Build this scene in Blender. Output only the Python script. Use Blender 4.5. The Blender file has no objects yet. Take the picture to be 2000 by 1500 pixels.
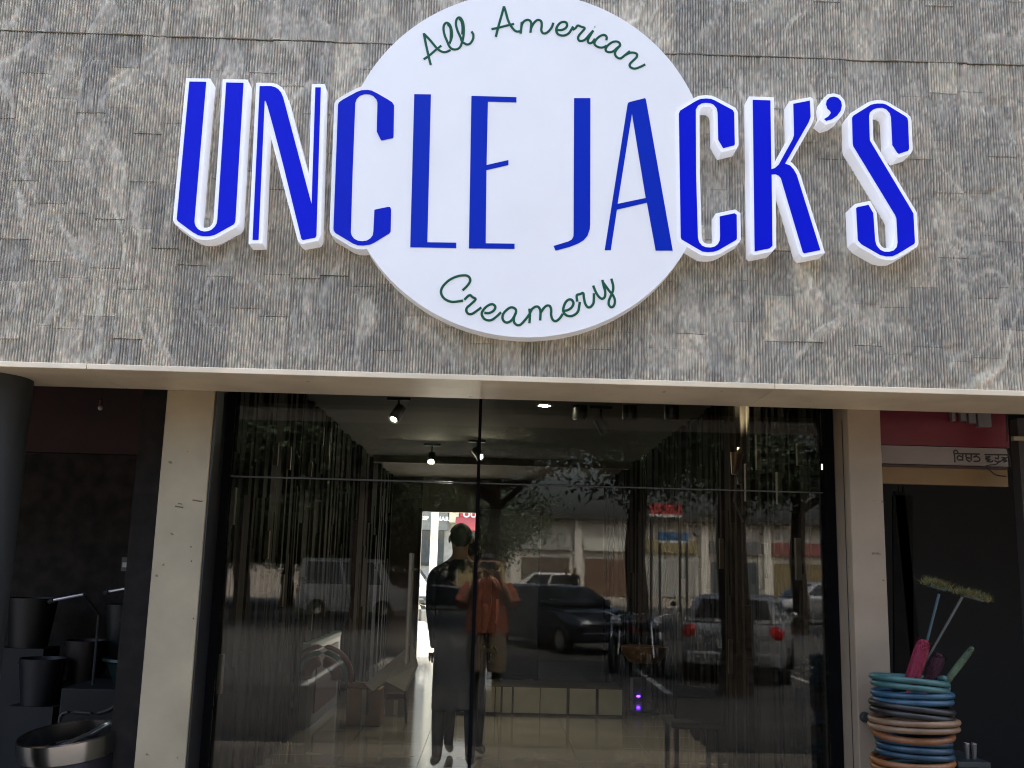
import bpy, bmesh, math, random
import numpy as np
from mathutils import Vector, Matrix
from mathutils.geometry import tessellate_polygon

R = math.radians
scene = bpy.context.scene
COL = scene.collection
random.seed(7)
np.random.seed(7)

# ------------------------------------------------------------------ camera
FPX = 1950.0                      # focal length in pixels of the 2000 px wide photograph
CAM = Vector((0.0, -4.6, 1.6))
ROLL = R(1.66)
_Y = Vector(((960 - 1000) / FPX, -(1105 - 750) / FPX, 1.0)).normalized()   # depth axis in camera space (right, up, forward)
_v = Vector((math.sin(ROLL), math.cos(ROLL), 0))
_Z = (_v - _v.dot(_Y) * _Y).normalized()
_X = _Z.cross(_Y)
if _X.x < 0:
    _X = -_X
CR = Vector((_X.x, _Y.x, _Z.x)); CU = Vector((_X.y, _Y.y, _Z.y)); CF = Vector((_X.z, _Y.z, _Z.z))
cam_data = bpy.data.cameras.new('camera')
cam_data.sensor_width = 36.0
cam_data.lens = 36.0 * FPX / 2000.0
cam_data.clip_start = 0.02
cam_data.clip_end = 2000
cam = bpy.data.objects.new('camera', cam_data)
COL.objects.link(cam)
cam.matrix_world = Matrix(((CR.x, CU.x, -CF.x, CAM.x), (CR.y, CU.y, -CF.y, CAM.y), (CR.z, CU.z, -CF.z, CAM.z), (0, 0, 0, 1)))
scene.camera = cam

# ------------------------------------------------------------------ world, sun, exposure
SUN_EL, SUN_AZ = R(60), R(18)      # veiled sun behind the shop, so its front lies in soft open shade
world = bpy.data.worlds.new('World'); scene.world = world; world.use_nodes = True
wn = world.node_tree.nodes; wl = world.node_tree.links
sky = wn.new('ShaderNodeTexSky'); sky.sky_type = 'NISHITA'; sky.sun_disc = False
sky.sun_elevation = SUN_EL; sky.sun_rotation = SUN_AZ
sky.air_density = 1.0; sky.dust_density = 9.0; sky.ozone_density = 1.0
bg = wn['Background']; bg.inputs['Strength'].default_value = 0.15
wl.new(sky.outputs[0], bg.inputs['Color'])
sd = bpy.data.lights.new('sun', 'SUN'); sd.energy = 1.0; sd.angle = R(14); sd.color = (1.0, 0.96, 0.90)
sun = bpy.data.objects.new('sun', sd); COL.objects.link(sun)
sdir = Vector((math.sin(SUN_AZ) * math.cos(SUN_EL), math.cos(SUN_AZ) * math.cos(SUN_EL), math.sin(SUN_EL)))
sun.rotation_euler = sdir.to_track_quat('Z', 'Y').to_euler()
scene.view_settings.view_transform = 'Standard'
scene.view_settings.look = 'None'
scene.view_settings.gamma = 1.0
scene.view_settings.use_curve_mapping = False
scene.view_settings.exposure = 2.75
scene.cycles.use_denoising = True
scene.cycles.filter_width = 1.1
scene.cycles.max_bounces = 10
scene.cycles.transparent_max_bounces = 24
scene.cycles.glossy_bounces = 5
scene.cycles.sample_clamp_indirect = 6.0
scene.cycles.caustics_reflective = False
scene.cycles.caustics_refractive = False

YG = 0.74          # plane of the shop glass
FLOOR = 0.15       # shop floor above the pavement
CEIL = 3.0
BACK = 11.8


def P(px, py, y):
    """point of the plane Y = y seen at this pixel of the photograph"""
    d = CR * ((px - 1000) / FPX) + CU * (-(py - 750) / FPX) + CF
    return CAM + d * ((y - CAM.y) / d.y)


def V(px, py, d):
    """real place of a thing seen mirrored in the shop glass: px, py and its mirrored depth from the camera"""
    p = P(px, py, CAM.y + d)
    return Vector((p.x, 2 * YG - p.y, p.z))


# ------------------------------------------------------------------ materials
MATS = {}


def nodes_of(m):
    m.use_nodes = True
    return m.node_tree.nodes, m.node_tree.links, m.node_tree.nodes['Principled BSDF']


def mat(name, col, rough=0.6, metal=0.0, var=0.12, scale=6.0, bump=0.0, bscale=60.0, spec=0.5, emis=None, estr=0.0, stretch=(1, 1, 1), coat=0.0):
    if name in MATS:
        return MATS[name]
    m = bpy.data.materials.new(name)
    n, l, b = nodes_of(m)
    tc = n.new('ShaderNodeTexCoord')
    mp = n.new('ShaderNodeMapping'); mp.inputs['Scale'].default_value = stretch
    l.new(tc.outputs['Object'], mp.inputs[0])
    nz = n.new('ShaderNodeTexNoise'); nz.inputs['Scale'].default_value = scale; nz.inputs['Detail'].default_value = 5
    l.new(mp.outputs[0], nz.inputs['Vector'])
    rp = n.new('ShaderNodeValToRGB')
    c0 = [max(0, c * (1 - var)) for c in col]; c1 = [min(1, c * (1 + var)) for c in col]
    rp.color_ramp.elements[0].color = (*c0, 1); rp.color_ramp.elements[0].position = 0.3
    rp.color_ramp.elements[1].color = (*c1, 1); rp.color_ramp.elements[1].position = 0.7
    l.new(nz.outputs['Fac'], rp.inputs[0]); l.new(rp.outputs[0], b.inputs['Base Color'])
    b.inputs['Roughness'].default_value = rough; b.inputs['Metallic'].default_value = metal
    b.inputs['Specular IOR Level'].default_value = spec
    b.inputs['Coat Weight'].default_value = coat
    if bump:
        nb = n.new('ShaderNodeTexNoise'); nb.inputs['Scale'].default_value = bscale; nb.inputs['Detail'].default_value = 4
        l.new(mp.outputs[0], nb.inputs['Vector'])
        bp = n.new('ShaderNodeBump'); bp.inputs['Strength'].default_value = bump; bp.inputs['Distance'].default_value = 0.01
        l.new(nb.outputs['Fac'], bp.inputs['Height']); l.new(bp.outputs[0], b.inputs['Normal'])
    if emis:
        b.inputs['Emission Color'].default_value = (*emis, 1); b.inputs['Emission Strength'].default_value = estr
    MATS[name] = m
    return m


def make_stone():
    m = bpy.data.materials.new('combed_stone'); n, l, b = nodes_of(m)
    geo = n.new('ShaderNodeNewGeometry'); oi = n.new('ShaderNodeObjectInfo')

    def noise(scale, detail, stretch, rot=0.0, rough=0.6):
        mp = n.new('ShaderNodeMapping'); mp.inputs['Scale'].default_value = stretch; mp.inputs['Rotation'].default_value = (0, rot, 0)
        l.new(geo.outputs['Position'], mp.inputs[0])
        t = n.new('ShaderNodeTexNoise'); t.inputs['Scale'].default_value = scale; t.inputs['Detail'].default_value = detail; t.inputs['Roughness'].default_value = rough
        l.new(mp.outputs[0], t.inputs['Vector'])
        return t.outputs['Fac']

    def ramp(src, stops):
        r = n.new('ShaderNodeValToRGB')
        e = r.color_ramp.elements
        while len(e) < len(stops):
            e.new(0.5)
        for k, (p, c) in enumerate(stops):
            e[k].position = p; e[k].color = (*c, 1) if len(c) == 3 else c
        l.new(src, r.inputs[0])
        return r.outputs[0]

    def mix(fac, a, bb, mode='MIX', f=None):
        x = n.new('ShaderNodeMix'); x.data_type = 'RGBA'; x.blend_type = mode
        if fac is not None:
            l.new(fac, x.inputs[0])
        else:
            x.inputs[0].default_value = f
        l.new(a, x.inputs[6]); l.new(bb, x.inputs[7])
        return x.outputs[2]
    base = ramp(noise(7, 6, (1, 1, 1)), [(0.30, (0.425, 0.393, 0.336)), (0.5, (0.485, 0.446, 0.378)), (0.72, (0.54, 0.495, 0.416))])
    per = ramp(oi.outputs['Random'], [(0.0, (0.82, 0.83, 0.85)), (0.3, (0.95, 0.95, 0.95)), (0.75, (1.04, 1.03, 1.01)), (1.0, (1.20, 1.18, 1.13))])
    c = mix(None, base, per, 'MULTIPLY', 1.0)
    fine = ramp(noise(90, 3, (1, 1, 0.25)), [(0.36, (0.66, 0.66, 0.67)), (0.64, (1.3, 1.29, 1.26))])
    c = mix(None, c, fine, 'MULTIPLY', 0.4)
    diag = ramp(noise(13, 4, (1, 1, 0.22), 0.42), [(0.36, (0.74, 0.75, 0.77)), (0.5, (1, 1, 1)), (0.66, (1.28, 1.26, 1.2))])
    c = mix(None, c, diag, 'MULTIPLY', 0.22)
    hue = ramp(noise(26, 2, (1, 1, 1)), [(0.38, (0.93, 1.01, 0.98)), (0.5, (1, 1, 1)), (0.62, (1.06, 0.985, 0.95))])
    c = mix(None, c, hue, 'MULTIPLY', 0.55)
    for an, st in (('grain', [(0.15, (0.74, 0.74, 0.75)), (0.85, (1.24, 1.23, 1.2))]), ('spall', [(0.0, (1, 1, 1)), (1.0, (1.0, 0.99, 0.975))])):
        at = n.new('ShaderNodeAttribute'); at.attribute_name = an
        c = mix(None, c, ramp(at.outputs['Fac'], st), 'MULTIPLY', 1.0)
    # scraps of pale mortar left on the stone
    pf = ramp(noise(5.5, 3, (1, 1, 0.7)), [(0.715, (0, 0, 0)), (0.745, (1, 1, 1))])
    rgb = n.new('ShaderNodeRGB'); rgb.outputs[0].default_value = (0.56, 0.53, 0.46, 1)
    c = mix(pf, c, rgb.outputs[0])
    l.new(c, b.inputs['Base Color'])
    b.inputs['Roughness'].default_value = 0.9; b.inputs['Specular IOR Level'].default_value = 0.25
    bp = n.new('ShaderNodeBump'); bp.inputs['Strength'].default_value = 0.5; bp.inputs['Distance'].default_value = 0.004
    l.new(noise(140, 4, (1, 1, 0.5)), bp.inputs['Height']); l.new(bp.outputs[0], b.inputs['Normal'])
    return m


def make_cream(name, col, rough=0.6):
    """aged cream paint / stone with scuffs and small dark chips"""
    m = bpy.data.materials.new(name); n, l, b = nodes_of(m)
    geo = n.new('ShaderNodeNewGeometry')
    t = n.new('ShaderNodeTexNoise'); t.inputs['Scale'].default_value = 3.5; t.inputs['Detail'].default_value = 7; l.new(geo.outputs['Position'], t.inputs['Vector'])
    r = n.new('ShaderNodeValToRGB'); e = r.color_ramp.elements
    e[0].position = 0.3; e[0].color = (*[c * 0.82 for c in col], 1); e[1].position = 0.68; e[1].color = (*[min(1, c * 1.06) for c in col], 1)
    l.new(t.outputs['Fac'], r.inputs[0])
    mp = n.new('ShaderNodeMapping'); mp.inputs['Scale'].default_value = (1, 1, 1.6); l.new(geo.outputs['Position'], mp.inputs[0])
    t2 = n.new('ShaderNodeTexNoise'); t2.inputs['Scale'].default_value = 17; t2.inputs['Detail'].default_value = 3; l.new(mp.outputs[0], t2.inputs['Vector'])
    r2 = n.new('ShaderNodeValToRGB'); e = r2.color_ramp.elements
    e[0].position = 0.245; e[0].color = (0.35, 0.3, 0.25, 1); e[1].position = 0.285; e[1].color = (1, 1, 1, 1)
    l.new(t2.outputs['Fac'], r2.inputs[0])
    x = n.new('ShaderNodeMix'); x.data_type = 'RGBA'; x.blend_type = 'MULTIPLY'; x.inputs[0].default_value = 0.85
    l.new(r.outputs[0], x.inputs[6]); l.new(r2.outputs[0], x.inputs[7]); l.new(x.outputs[2], b.inputs['Base Color'])
    b.inputs['Roughness'].default_value = rough
    bp = n.new('ShaderNodeBump'); bp.inputs['Strength'].default_value = 0.15; bp.inputs['Distance'].default_value = 0.003
    t3 = n.new('ShaderNodeTexNoise'); t3.inputs['Scale'].default_value = 45; l.new(geo.outputs['Position'], t3.inputs['Vector'])
    l.new(t3.outputs['Fac'], bp.inputs['Height']); l.new(bp.outputs[0], b.inputs['Normal'])
    return m


def make_glass(name, tint=(0.93, 0.97, 0.95), boost=1.0):
    m = bpy.data.materials.new(name); m.use_nodes = True
    n, l = m.node_tree.nodes, m.node_tree.links
    n.remove(n['Principled BSDF'])
    out = n['Material Output']
    geo = n.new('ShaderNodeNewGeometry')
    mx = n.new('ShaderNodeMix'); mx.data_type = 'FLOAT'
    ior = 1.37 * boost
    mx.inputs[2].default_value = ior; mx.inputs[3].default_value = 1 / ior
    l.new(geo.outputs['Backfacing'], mx.inputs[0])
    fr = n.new('ShaderNodeFresnel'); l.new(mx.outputs[0], fr.inputs['IOR'])
    tr = n.new('ShaderNodeBsdfTransparent'); tr.inputs['Color'].default_value = (*tint, 1)
    gl = n.new('ShaderNodeBsdfGlossy'); gl.inputs['Roughness'].default_value = 0.012; gl.inputs['Color'].default_value = (1, 1, 1, 1)
    ms = n.new('ShaderNodeMixShader'); l.new(fr.outputs[0], ms.inputs[0]); l.new(tr.outputs[0], ms.inputs[1]); l.new(gl.outputs[0], ms.inputs[2])
    l.new(ms.outputs[0], out.inputs['Surface'])
    return m


def make_plastic_sign(name, col, rough, var=0.03, transl=0.0):
    m = mat(name, col, rough, 0, var, 2.5)
    b = m.node_tree.nodes['Principled BSDF']
    b.inputs['Specular IOR Level'].default_value = 0.12
    if transl:                      # acrylic lit from inside by its tubes
        b.inputs['Emission Color'].default_value = (*col, 1); b.inputs['Emission Strength'].default_value = transl
    return m


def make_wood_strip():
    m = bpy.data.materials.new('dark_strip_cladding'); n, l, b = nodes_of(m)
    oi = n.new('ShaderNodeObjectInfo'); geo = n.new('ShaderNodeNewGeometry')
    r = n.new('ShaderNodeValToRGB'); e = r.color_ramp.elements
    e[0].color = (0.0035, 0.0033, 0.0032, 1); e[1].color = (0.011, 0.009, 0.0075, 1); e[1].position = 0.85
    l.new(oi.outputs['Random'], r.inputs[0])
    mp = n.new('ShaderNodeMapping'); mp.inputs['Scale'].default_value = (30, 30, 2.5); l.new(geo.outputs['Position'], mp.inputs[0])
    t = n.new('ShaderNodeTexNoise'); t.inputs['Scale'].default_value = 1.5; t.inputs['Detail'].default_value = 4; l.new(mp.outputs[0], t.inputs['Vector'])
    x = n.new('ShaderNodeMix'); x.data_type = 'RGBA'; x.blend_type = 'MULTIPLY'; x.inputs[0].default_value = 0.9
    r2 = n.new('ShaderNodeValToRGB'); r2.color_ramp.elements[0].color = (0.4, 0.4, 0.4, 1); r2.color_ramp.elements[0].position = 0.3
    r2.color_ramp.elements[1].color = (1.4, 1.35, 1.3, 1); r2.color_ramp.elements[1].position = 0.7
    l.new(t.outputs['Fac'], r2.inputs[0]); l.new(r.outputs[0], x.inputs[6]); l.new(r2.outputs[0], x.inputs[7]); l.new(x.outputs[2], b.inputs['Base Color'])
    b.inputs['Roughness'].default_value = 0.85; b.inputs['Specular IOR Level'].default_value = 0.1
    return m


STONE = make_stone()
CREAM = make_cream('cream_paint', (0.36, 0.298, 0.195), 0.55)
SLABM = make_cream('cream_marble', (0.85, 0.72, 0.52), 0.35)
GLASS = make_glass('shop_glass')
CARGLASS = mat('car_glass', (0.02, 0.025, 0.03), 0.05, 0, 0.05)
STRIP = make_wood_strip()
WHITE = make_plastic_sign('sign_white', (0.80, 0.81, 0.86), 0.35, transl=0.045)
DISCW = make_plastic_sign('disc_white', (0.80, 0.80, 0.81), 0.28, transl=0.022)
BLUE = make_plastic_sign('letter_blue', (0.002, 0.009, 0.60), 0.4, transl=0.008)
BLUE2 = make_plastic_sign('disc_letter_blue', (0.004, 0.028, 0.47), 0.35)
GREEN = make_plastic_sign('script_green', (0.018, 0.11, 0.06), 0.4, 0.1)
BLACK = mat('black_metal', (0.012, 0.012, 0.013), 0.4)
DARK = mat('dark_paint', (0.03, 0.032, 0.034), 0.55)
CHROME = mat('chrome', (0.75, 0.73, 0.70), 0.12, 1.0, 0.05)
STEEL = mat('brushed_steel', (0.55, 0.52, 0.47), 0.22, 1.0, 0.08)
BRASS = mat('handle_wood', (0.10, 0.075, 0.045), 0.4, 0.0, 0.2, 20)
RUBBER = mat('rubber', (0.015, 0.015, 0.016), 0.75)
CONC = mat('concrete', (0.04, 0.037, 0.034), 0.9, 0, 0.2, 2.0, 0.3, 40)
ASPH = mat('asphalt', (0.06, 0.058, 0.054), 0.92, 0, 0.25, 3.0, 0.5, 90)
SOIL = mat('dusty_ground', (0.24, 0.205, 0.16), 0.95, 0, 0.25, 0.8, 0.3, 20)
PAPER = mat('white_paper', (0.62, 0.62, 0.60), 0.8, 0, 0.08, 3)
CARD = mat('cardboard', (0.28, 0.15, 0.075), 0.85, 0, 0.15, 5)
LEAF = mat('leaf', (0.035, 0.055, 0.020), 0.55, 0, 0.5, 0.7)
BARK = mat('bark', (0.05, 0.036, 0.025), 0.95, 0, 0.35, 5, 0.8, 18, stretch=(3, 3, 0.6))


# ------------------------------------------------------------------ mesh builder
class MB:
    def __init__(s):
        s.v = []; s.f = []; s.m = []

    def add(s, verts, faces, mi=0):
        o = len(s.v)
        s.v += [Vector(v) for v in verts]
        s.f += [[i + o for i in f] for f in faces]
        s.m += [mi] * len(faces)
        return s

    def box(s, lo, hi, mi=0):
        x0, y0, z0 = lo; x1, y1, z1 = hi
        return s.add([(x0, y0, z0), (x1, y0, z0), (x1, y1, z0), (x0, y1, z0), (x0, y0, z1), (x1, y0, z1), (x1, y1, z1), (x0, y1, z1)],
                     [(3, 2, 1, 0), (4, 5, 6, 7), (0, 1, 5, 4), (1, 2, 6, 5), (2, 3, 7, 6), (3, 0, 4, 7)], mi)

    def obox(s, c, size, M=None, mi=0):
        a = MB().box([-q / 2 for q in size], [q / 2 for q in size])
        M = M or Matrix.Identity(3)
        return s.add([M @ v + Vector(c) for v in a.v], a.f, mi)

    def tube(s, pts, rad, n=8, mi=0, flat=None, caps=True):
        pts = [Vector(p) for p in pts]
        if not hasattr(rad, '__len__'):
            rad = [rad] * len(pts)
        rings = []; up = None
        for i, p in enumerate(pts):
            t = (pts[min(i + 1, len(pts) - 1)] - pts[max(i - 1, 0)])
            t = t.normalized() if t.length > 1e-9 else Vector((0, 0, 1))
            if flat is not None:
                b = Vector((0, 1, 0)); a = t.cross(b).normalized(); ka, kb = 1.0, flat
            else:
                if up is None:
                    up = Vector((0, 0, 1)) if abs(t.z) < 0.9 else Vector((1, 0, 0))
                a = t.cross(up).normalized(); b = t.cross(a).normalized(); up = -b if False else up; ka = kb = 1.0
            rings.append([p + (a * math.cos(q) * ka + b * math.sin(q) * kb) * rad[i] for q in [2 * math.pi * k / n for k in range(n)]])
        vs = [v for r in rings for v in r]
        fs = [(i * n + k, i * n + (k + 1) % n, (i + 1) * n + (k + 1) % n, (i + 1) * n + k) for i in range(len(pts) - 1) for k in range(n)]
        if caps:
            fs += [tuple(range(n))[::-1], tuple((len(pts) - 1) * n + k for k in range(n))]
        return s.add(vs, fs, mi)

    def lathe(s, prof, c, n=24, M=None, mi=0, a0=0.0, a1=2 * math.pi, cap=False):
        M = M or Matrix.Identity(3); c = Vector(c)
        full = abs(a1 - a0 - 2 * math.pi) < 1e-6
        k = n if full else n + 1
        vs = []
        for r, z in prof:
            for j in range(k):
                q = a0 + (a1 - a0) * j / n
                vs.append(M @ Vector((r * math.cos(q), r * math.sin(q), z)) + c)
        fs = []
        for i in range(len(prof) - 1):
            for j in range(n):
                j2 = (j + 1) % k if full else j + 1
                fs.append((i * k + j, i * k + j2, (i + 1) * k + j2, (i + 1) * k + j))
        if cap:
            fs.append(tuple(range(k))[::-1]); fs.append(tuple((len(prof) - 1) * k + j for j in range(k)))
        return s.add(vs, fs, mi)

    def ball(s, c, r, n=10, mi=0):
        r = Vector(r) if hasattr(r, '__len__') else Vector((r, r, r)); c = Vector(c)
        m = max(4, n // 2 + 1)
        prof = [(math.sin(math.pi * i / m), -math.cos(math.pi * i / m)) for i in range(m + 1)]
        prof[0] = (0.02, -1); prof[-1] = (0.02, 1)
        a = MB().lathe(prof, (0, 0, 0), n, cap=True)
        return s.add([Vector((v.x * r.x, v.y * r.y, v.z * r.z)) + c for v in a.v], a.f, mi)

    def prism(s, loops, y0, y1, mi=0):
        """loops of 3-D points in the plane y=y0 (first outer, rest holes), extruded to y1"""
        loops = [[Vector((p[0], y0, p[2])) for p in lp] for lp in loops]
        flat = [v for lp in loops for v in lp]
        n = len(flat)
        tris = tessellate_polygon(loops)
        vs = flat + [Vector((v.x, y1, v.z)) for v in flat]
        fs = [tuple(t) for t in tris] + [tuple(n + i for i in t[::-1]) for t in tris]
        o = 0
        for lp in loops:
            k = len(lp)
            fs += [(o + i, o + (i + 1) % k, n + o + (i + 1) % k, n + o + i) for i in range(k)]
            o += k
        return s.add(vs, fs, mi)

    def mesh(s, name, mats, off=None, smooth=False, recalc=True):
        me = bpy.data.meshes.new(name)
        o = off or Vector((0, 0, 0))
        me.from_pydata([tuple(v - o) for v in s.v], [], s.f)
        if not isinstance(mats, (list, tuple)):
            mats = [mats]
        for m in mats:
            me.materials.append(m)
        me.polygons.foreach_set('material_index', s.m)
        if recalc:
            b = bmesh.new(); b.from_mesh(me); bmesh.ops.recalc_face_normals(b, faces=b.faces); b.to_mesh(me); b.free()
        if smooth:
            me.polygons.foreach_set('use_smooth', [True] * len(me.polygons))
            if smooth == 'auto':
                me.set_sharp_from_angle(angle=R(38))
        me.update()
        return me

    def build(s, name, mats, parent=None, smooth=False, local=False, bevel=0.0):
        off = None
        if parent is not None and not local:
            off = ORG.get(parent.name, Vector((0, 0, 0)))
        o = bpy.data.objects.new(name, s.mesh(name, mats, off, smooth))
        COL.objects.link(o)
        if parent is not None:
            o.parent = parent
            ORG[o.name] = off or Vector((0, 0, 0))
        if bevel:
            bv = o.modifiers.new('bevel', 'BEVEL'); bv.width = bevel; bv.segments = 2; bv.limit_method = 'ANGLE'; bv.angle_limit = R(40)
        return o


ORG = {}


def tag(o, label=None, cat=None, group=None, kind=None):
    if label:
        o['label'] = label
    if cat:
        o['category'] = cat
    if group:
        o['group'] = group
    if kind:
        o['kind'] = kind
    return o


def thing(name, loc, label, cat, group=None, rz=0.0, kind=None):
    o = bpy.data.objects.new(name, None); COL.objects.link(o)
    o.empty_display_size = 0.1
    o.location = loc; o.rotation_euler = (0, 0, rz)
    ORG[o.name] = Vector(loc)
    return tag(o, label, cat, group, kind)


def copy_tree(src, parent=None):
    c = src.copy(); COL.objects.link(c); c.parent = parent
    for ch in list(src.children):
        copy_tree(ch, c)
    return c


def inst(me, name, parent, loc, scale=(1, 1, 1), rot=(0, 0, 0)):
    o = bpy.data.objects.new(name, me); COL.objects.link(o)
    o.parent = parent; o.location = loc; o.scale = scale; o.rotation_euler = rot
    return o


def spline(pts, sub=5, closed=False):
    pts = [Vector(p) for p in pts]; out = []; n = len(pts)
    for i in range(n if closed else n - 1):
        if closed:
            p0, p1, p2, p3 = pts[i - 1], pts[i], pts[(i + 1) % n], pts[(i + 2) % n]
        else:
            p0, p1, p2, p3 = pts[max(i - 1, 0)], pts[i], pts[i + 1], pts[min(i + 2, n - 1)]
        for k in range(sub):
            t = k / sub
            out.append(0.5 * ((2 * p1) + (p2 - p0) * t + (2 * p0 - 5 * p1 + 4 * p2 - p3) * t * t + (3 * p1 - p0 - 3 * p2 + p3) * t ** 3))
    if not closed:
        out.append(pts[-1])
    return out


# ================================================================== THE SETTING
# ground sheet, pavement, road
g = MB(); S = 600; g.add([(-S, -S, -0.14), (S, -S, -0.14), (S, S, -0.14), (-S, S, -0.14)], [(0, 1, 2, 3)])
tag(g.build('ground', SOIL), 'dusty brown open ground reaching to the horizon', None, kind='structure')
road = MB(); road.add([(-120, -42, -0.136), (120, -42, -0.136), (120, -7.4, -0.136), (-120, -7.4, -0.136)], [(0, 1, 2, 3)])
tag(road.build('road', ASPH), 'grey asphalt street and parking bays facing the shop', None, kind='structure')
pv = MB(); pv.box((-40, -7.2, -0.2), (40, 0.70, 0.0)); kb = MB().box((-40, -7.4, -0.2), (40, -7.2, 0.012))
pav = tag(pv.build('pavement', CONC), 'pale concrete pavement in front of the shop', None, kind='structure')
kbo = kb.build('kerb', CONC, pav); 
ap = MB().box((-40, -3.3, 0.0005), (40, 0.69, 0.004)); tag(ap.build('bounce_strip', mat('bounce_strip_pale', (0.22, 0.19, 0.15), 0.8, 0, 0.15, 2)), 'pale strip along the shopfronts, added to bounce light upward', None, kind='structure')  # pale strip added to bounce light onto the slab underside
lm = MB()
for k in range(-14, 15):
    lm.add([(k * 2.6 - 0.05, -12.2, -0.131), (k * 2.6 + 0.05, -12.2, -0.131), (k * 2.6 + 0.05, -7.6, -0.131), (k * 2.6 - 0.05, -7.6, -0.131)], [(0, 1, 2, 3)])
mk = lm.build('parking_markings', mat('road_paint', (0.6, 0.6, 0.56), 0.8, 0, 0.2)); tag(mk, 'white painted parking bay lines on the asphalt', None, kind='structure')
lane = MB().box((-30, BACK + 0.35, -0.2), (30, 46, 0.08))
tag(lane.build('back_lane', mat('lane_concrete', (0.46, 0.43, 0.37), 0.9, 0, 0.15, 2, 0.2, 30)), 'sunlit pale paving of the lane behind the shop', None, kind='structure')

# ------------------------------------------------------------------ numpy noise for the stone
def _hash(ix, iz, seed):
    h = (ix.astype(np.int64) * 374761393 + iz.astype(np.int64) * 668265263 + seed * 1442695041) & 0x7fffffff
    h = ((h ^ (h >> 13)) * 1274126177) & 0x7fffffff
    return ((h ^ (h >> 16)) & 0xffff) / 65535.0


def vnoise(x, z, seed):
    ix = np.floor(x); iz = np.floor(z); fx = x - ix; fz = z - iz
    fx = fx * fx * (3 - 2 * fx); fz = fz * fz * (3 - 2 * fz)
    a = _hash(ix, iz, seed); b = _hash(ix + 1, iz, seed); c = _hash(ix, iz + 1, seed); d = _hash(ix + 1, iz + 1, seed)
    return (a * (1 - fx) + b * fx) * (1 - fz) + (c * (1 - fx) + d * fx) * fz


def fbm(x, z, seed):
    return (vnoise(x, z, seed) + 0.5 * vnoise(2.1 * x, 2.1 * z, seed + 1) + 0.25 * vnoise(4.3 * x, 4.3 * z, seed + 2)) / 1.75


def stone_height(x, z, colid):
    per = 0.0134
    ph = (x + 0.0022 * (vnoise(x * 9, z * 16, 77) - 0.5)) / per
    tri = np.abs((ph % 1.0) - 0.5) * 2            # 0..1 ridge profile
    ridge = np.clip(tri * 2.4 - 0.55, 0, 1)
    broken = vnoise(np.floor(ph + 0.5) * 1.37, z * 55, 11)
    w = x + 0.62 * (fbm(x * 1.25, z * 1.0, 5) - 0.5) * 2 + 0.10 * (vnoise(x * 5, z * 4, 9) - 0.5)
    sp = fbm(w * 21, z * 3.4 + 2.0 * w, 21)       # long swirling tears in the bedding
    spall = np.clip((sp - 0.60) * 9, 0, 1)
    big = np.clip((fbm(x * 6, z * 5, 31) - 0.60) * 10, 0, 1)
    k = np.clip(1 - 0.72 * spall - 0.5 * big, 0.28, 1) * (0.6 + 0.5 * broken)
    h = 0.0115 * ridge * k + 0.007 * spall * (sp - 0.5) * 4 - 0.003 * big + 0.006 * (fbm(x * 9, z * 9, 41) - 0.5)
    return h, np.maximum(spall, big * 0.8), broken


SLAB_TOP = 2.474
JOINT = 4.138
fascia = thing('fascia_wall', (0, 0.2, 2.474), 'grey combed stone fascia wall above the shopfront', 'wall')
core = MB().box((-9, 0.02, SLAB_TOP), (9, 0.46, 7.2))
core.build('wall_core', mat('mortar_core', (0.14, 0.13, 0.12), 0.95), fascia)
DISC_C = Vector((0.109, 0, 3.516)); DISC_R = 0.874


def tile_mesh(x0, x1, z0, z1, colid, proud, nx, nz):
    xs = np.linspace(x0, x1, nx); zs = np.linspace(z0, z1, nz)
    X, Z = np.meshgrid(xs, zs)
    H, SPL, BRK = stone_height(X, Z, colid); H = H + proud
    edge = np.minimum.reduce([np.broadcast_to(np.arange(nx)[None, :], X.shape), np.broadcast_to(nx - 1 - np.arange(nx)[None, :], X.shape)])
    H = np.where(edge < 1, H - 0.001, H)
    cx, cz = (x0 + x1) / 2, (z0 + z1) / 2
    top = np.stack([X - cx, -H, Z - cz], -1).reshape(-1, 3)
    # skirt back to the core
    ring = [i for i in range(nx)] + [j * nx + nx - 1 for j in range(1, nz)] + [(nz - 1) * nx + i for i in range(nx - 2, -1, -1)] + [j * nx for j in range(nz - 2, 0, -1)]
    back = top[ring].copy(); back[:, 1] = 0.019
    verts = np.concatenate([top, back])
    I = np.arange((nx - 1) * (nz - 1)); r = I // (nx - 1); c = I % (nx - 1); a = r * nx + c
    faces = np.stack([a, a + 1, a + nx + 1, a + nx], -1).tolist()
    n0 = nx * nz; m = len(ring)
    faces += [[ring[i], n0 + i, n0 + (i + 1) % m, ring[(i + 1) % m]] for i in range(m)]
    att = np.stack([SPL.ravel(), BRK.ravel()]); att = np.concatenate([att, np.zeros((2, len(ring)))], 1)
    return verts, faces, (cx, cz), att


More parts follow.
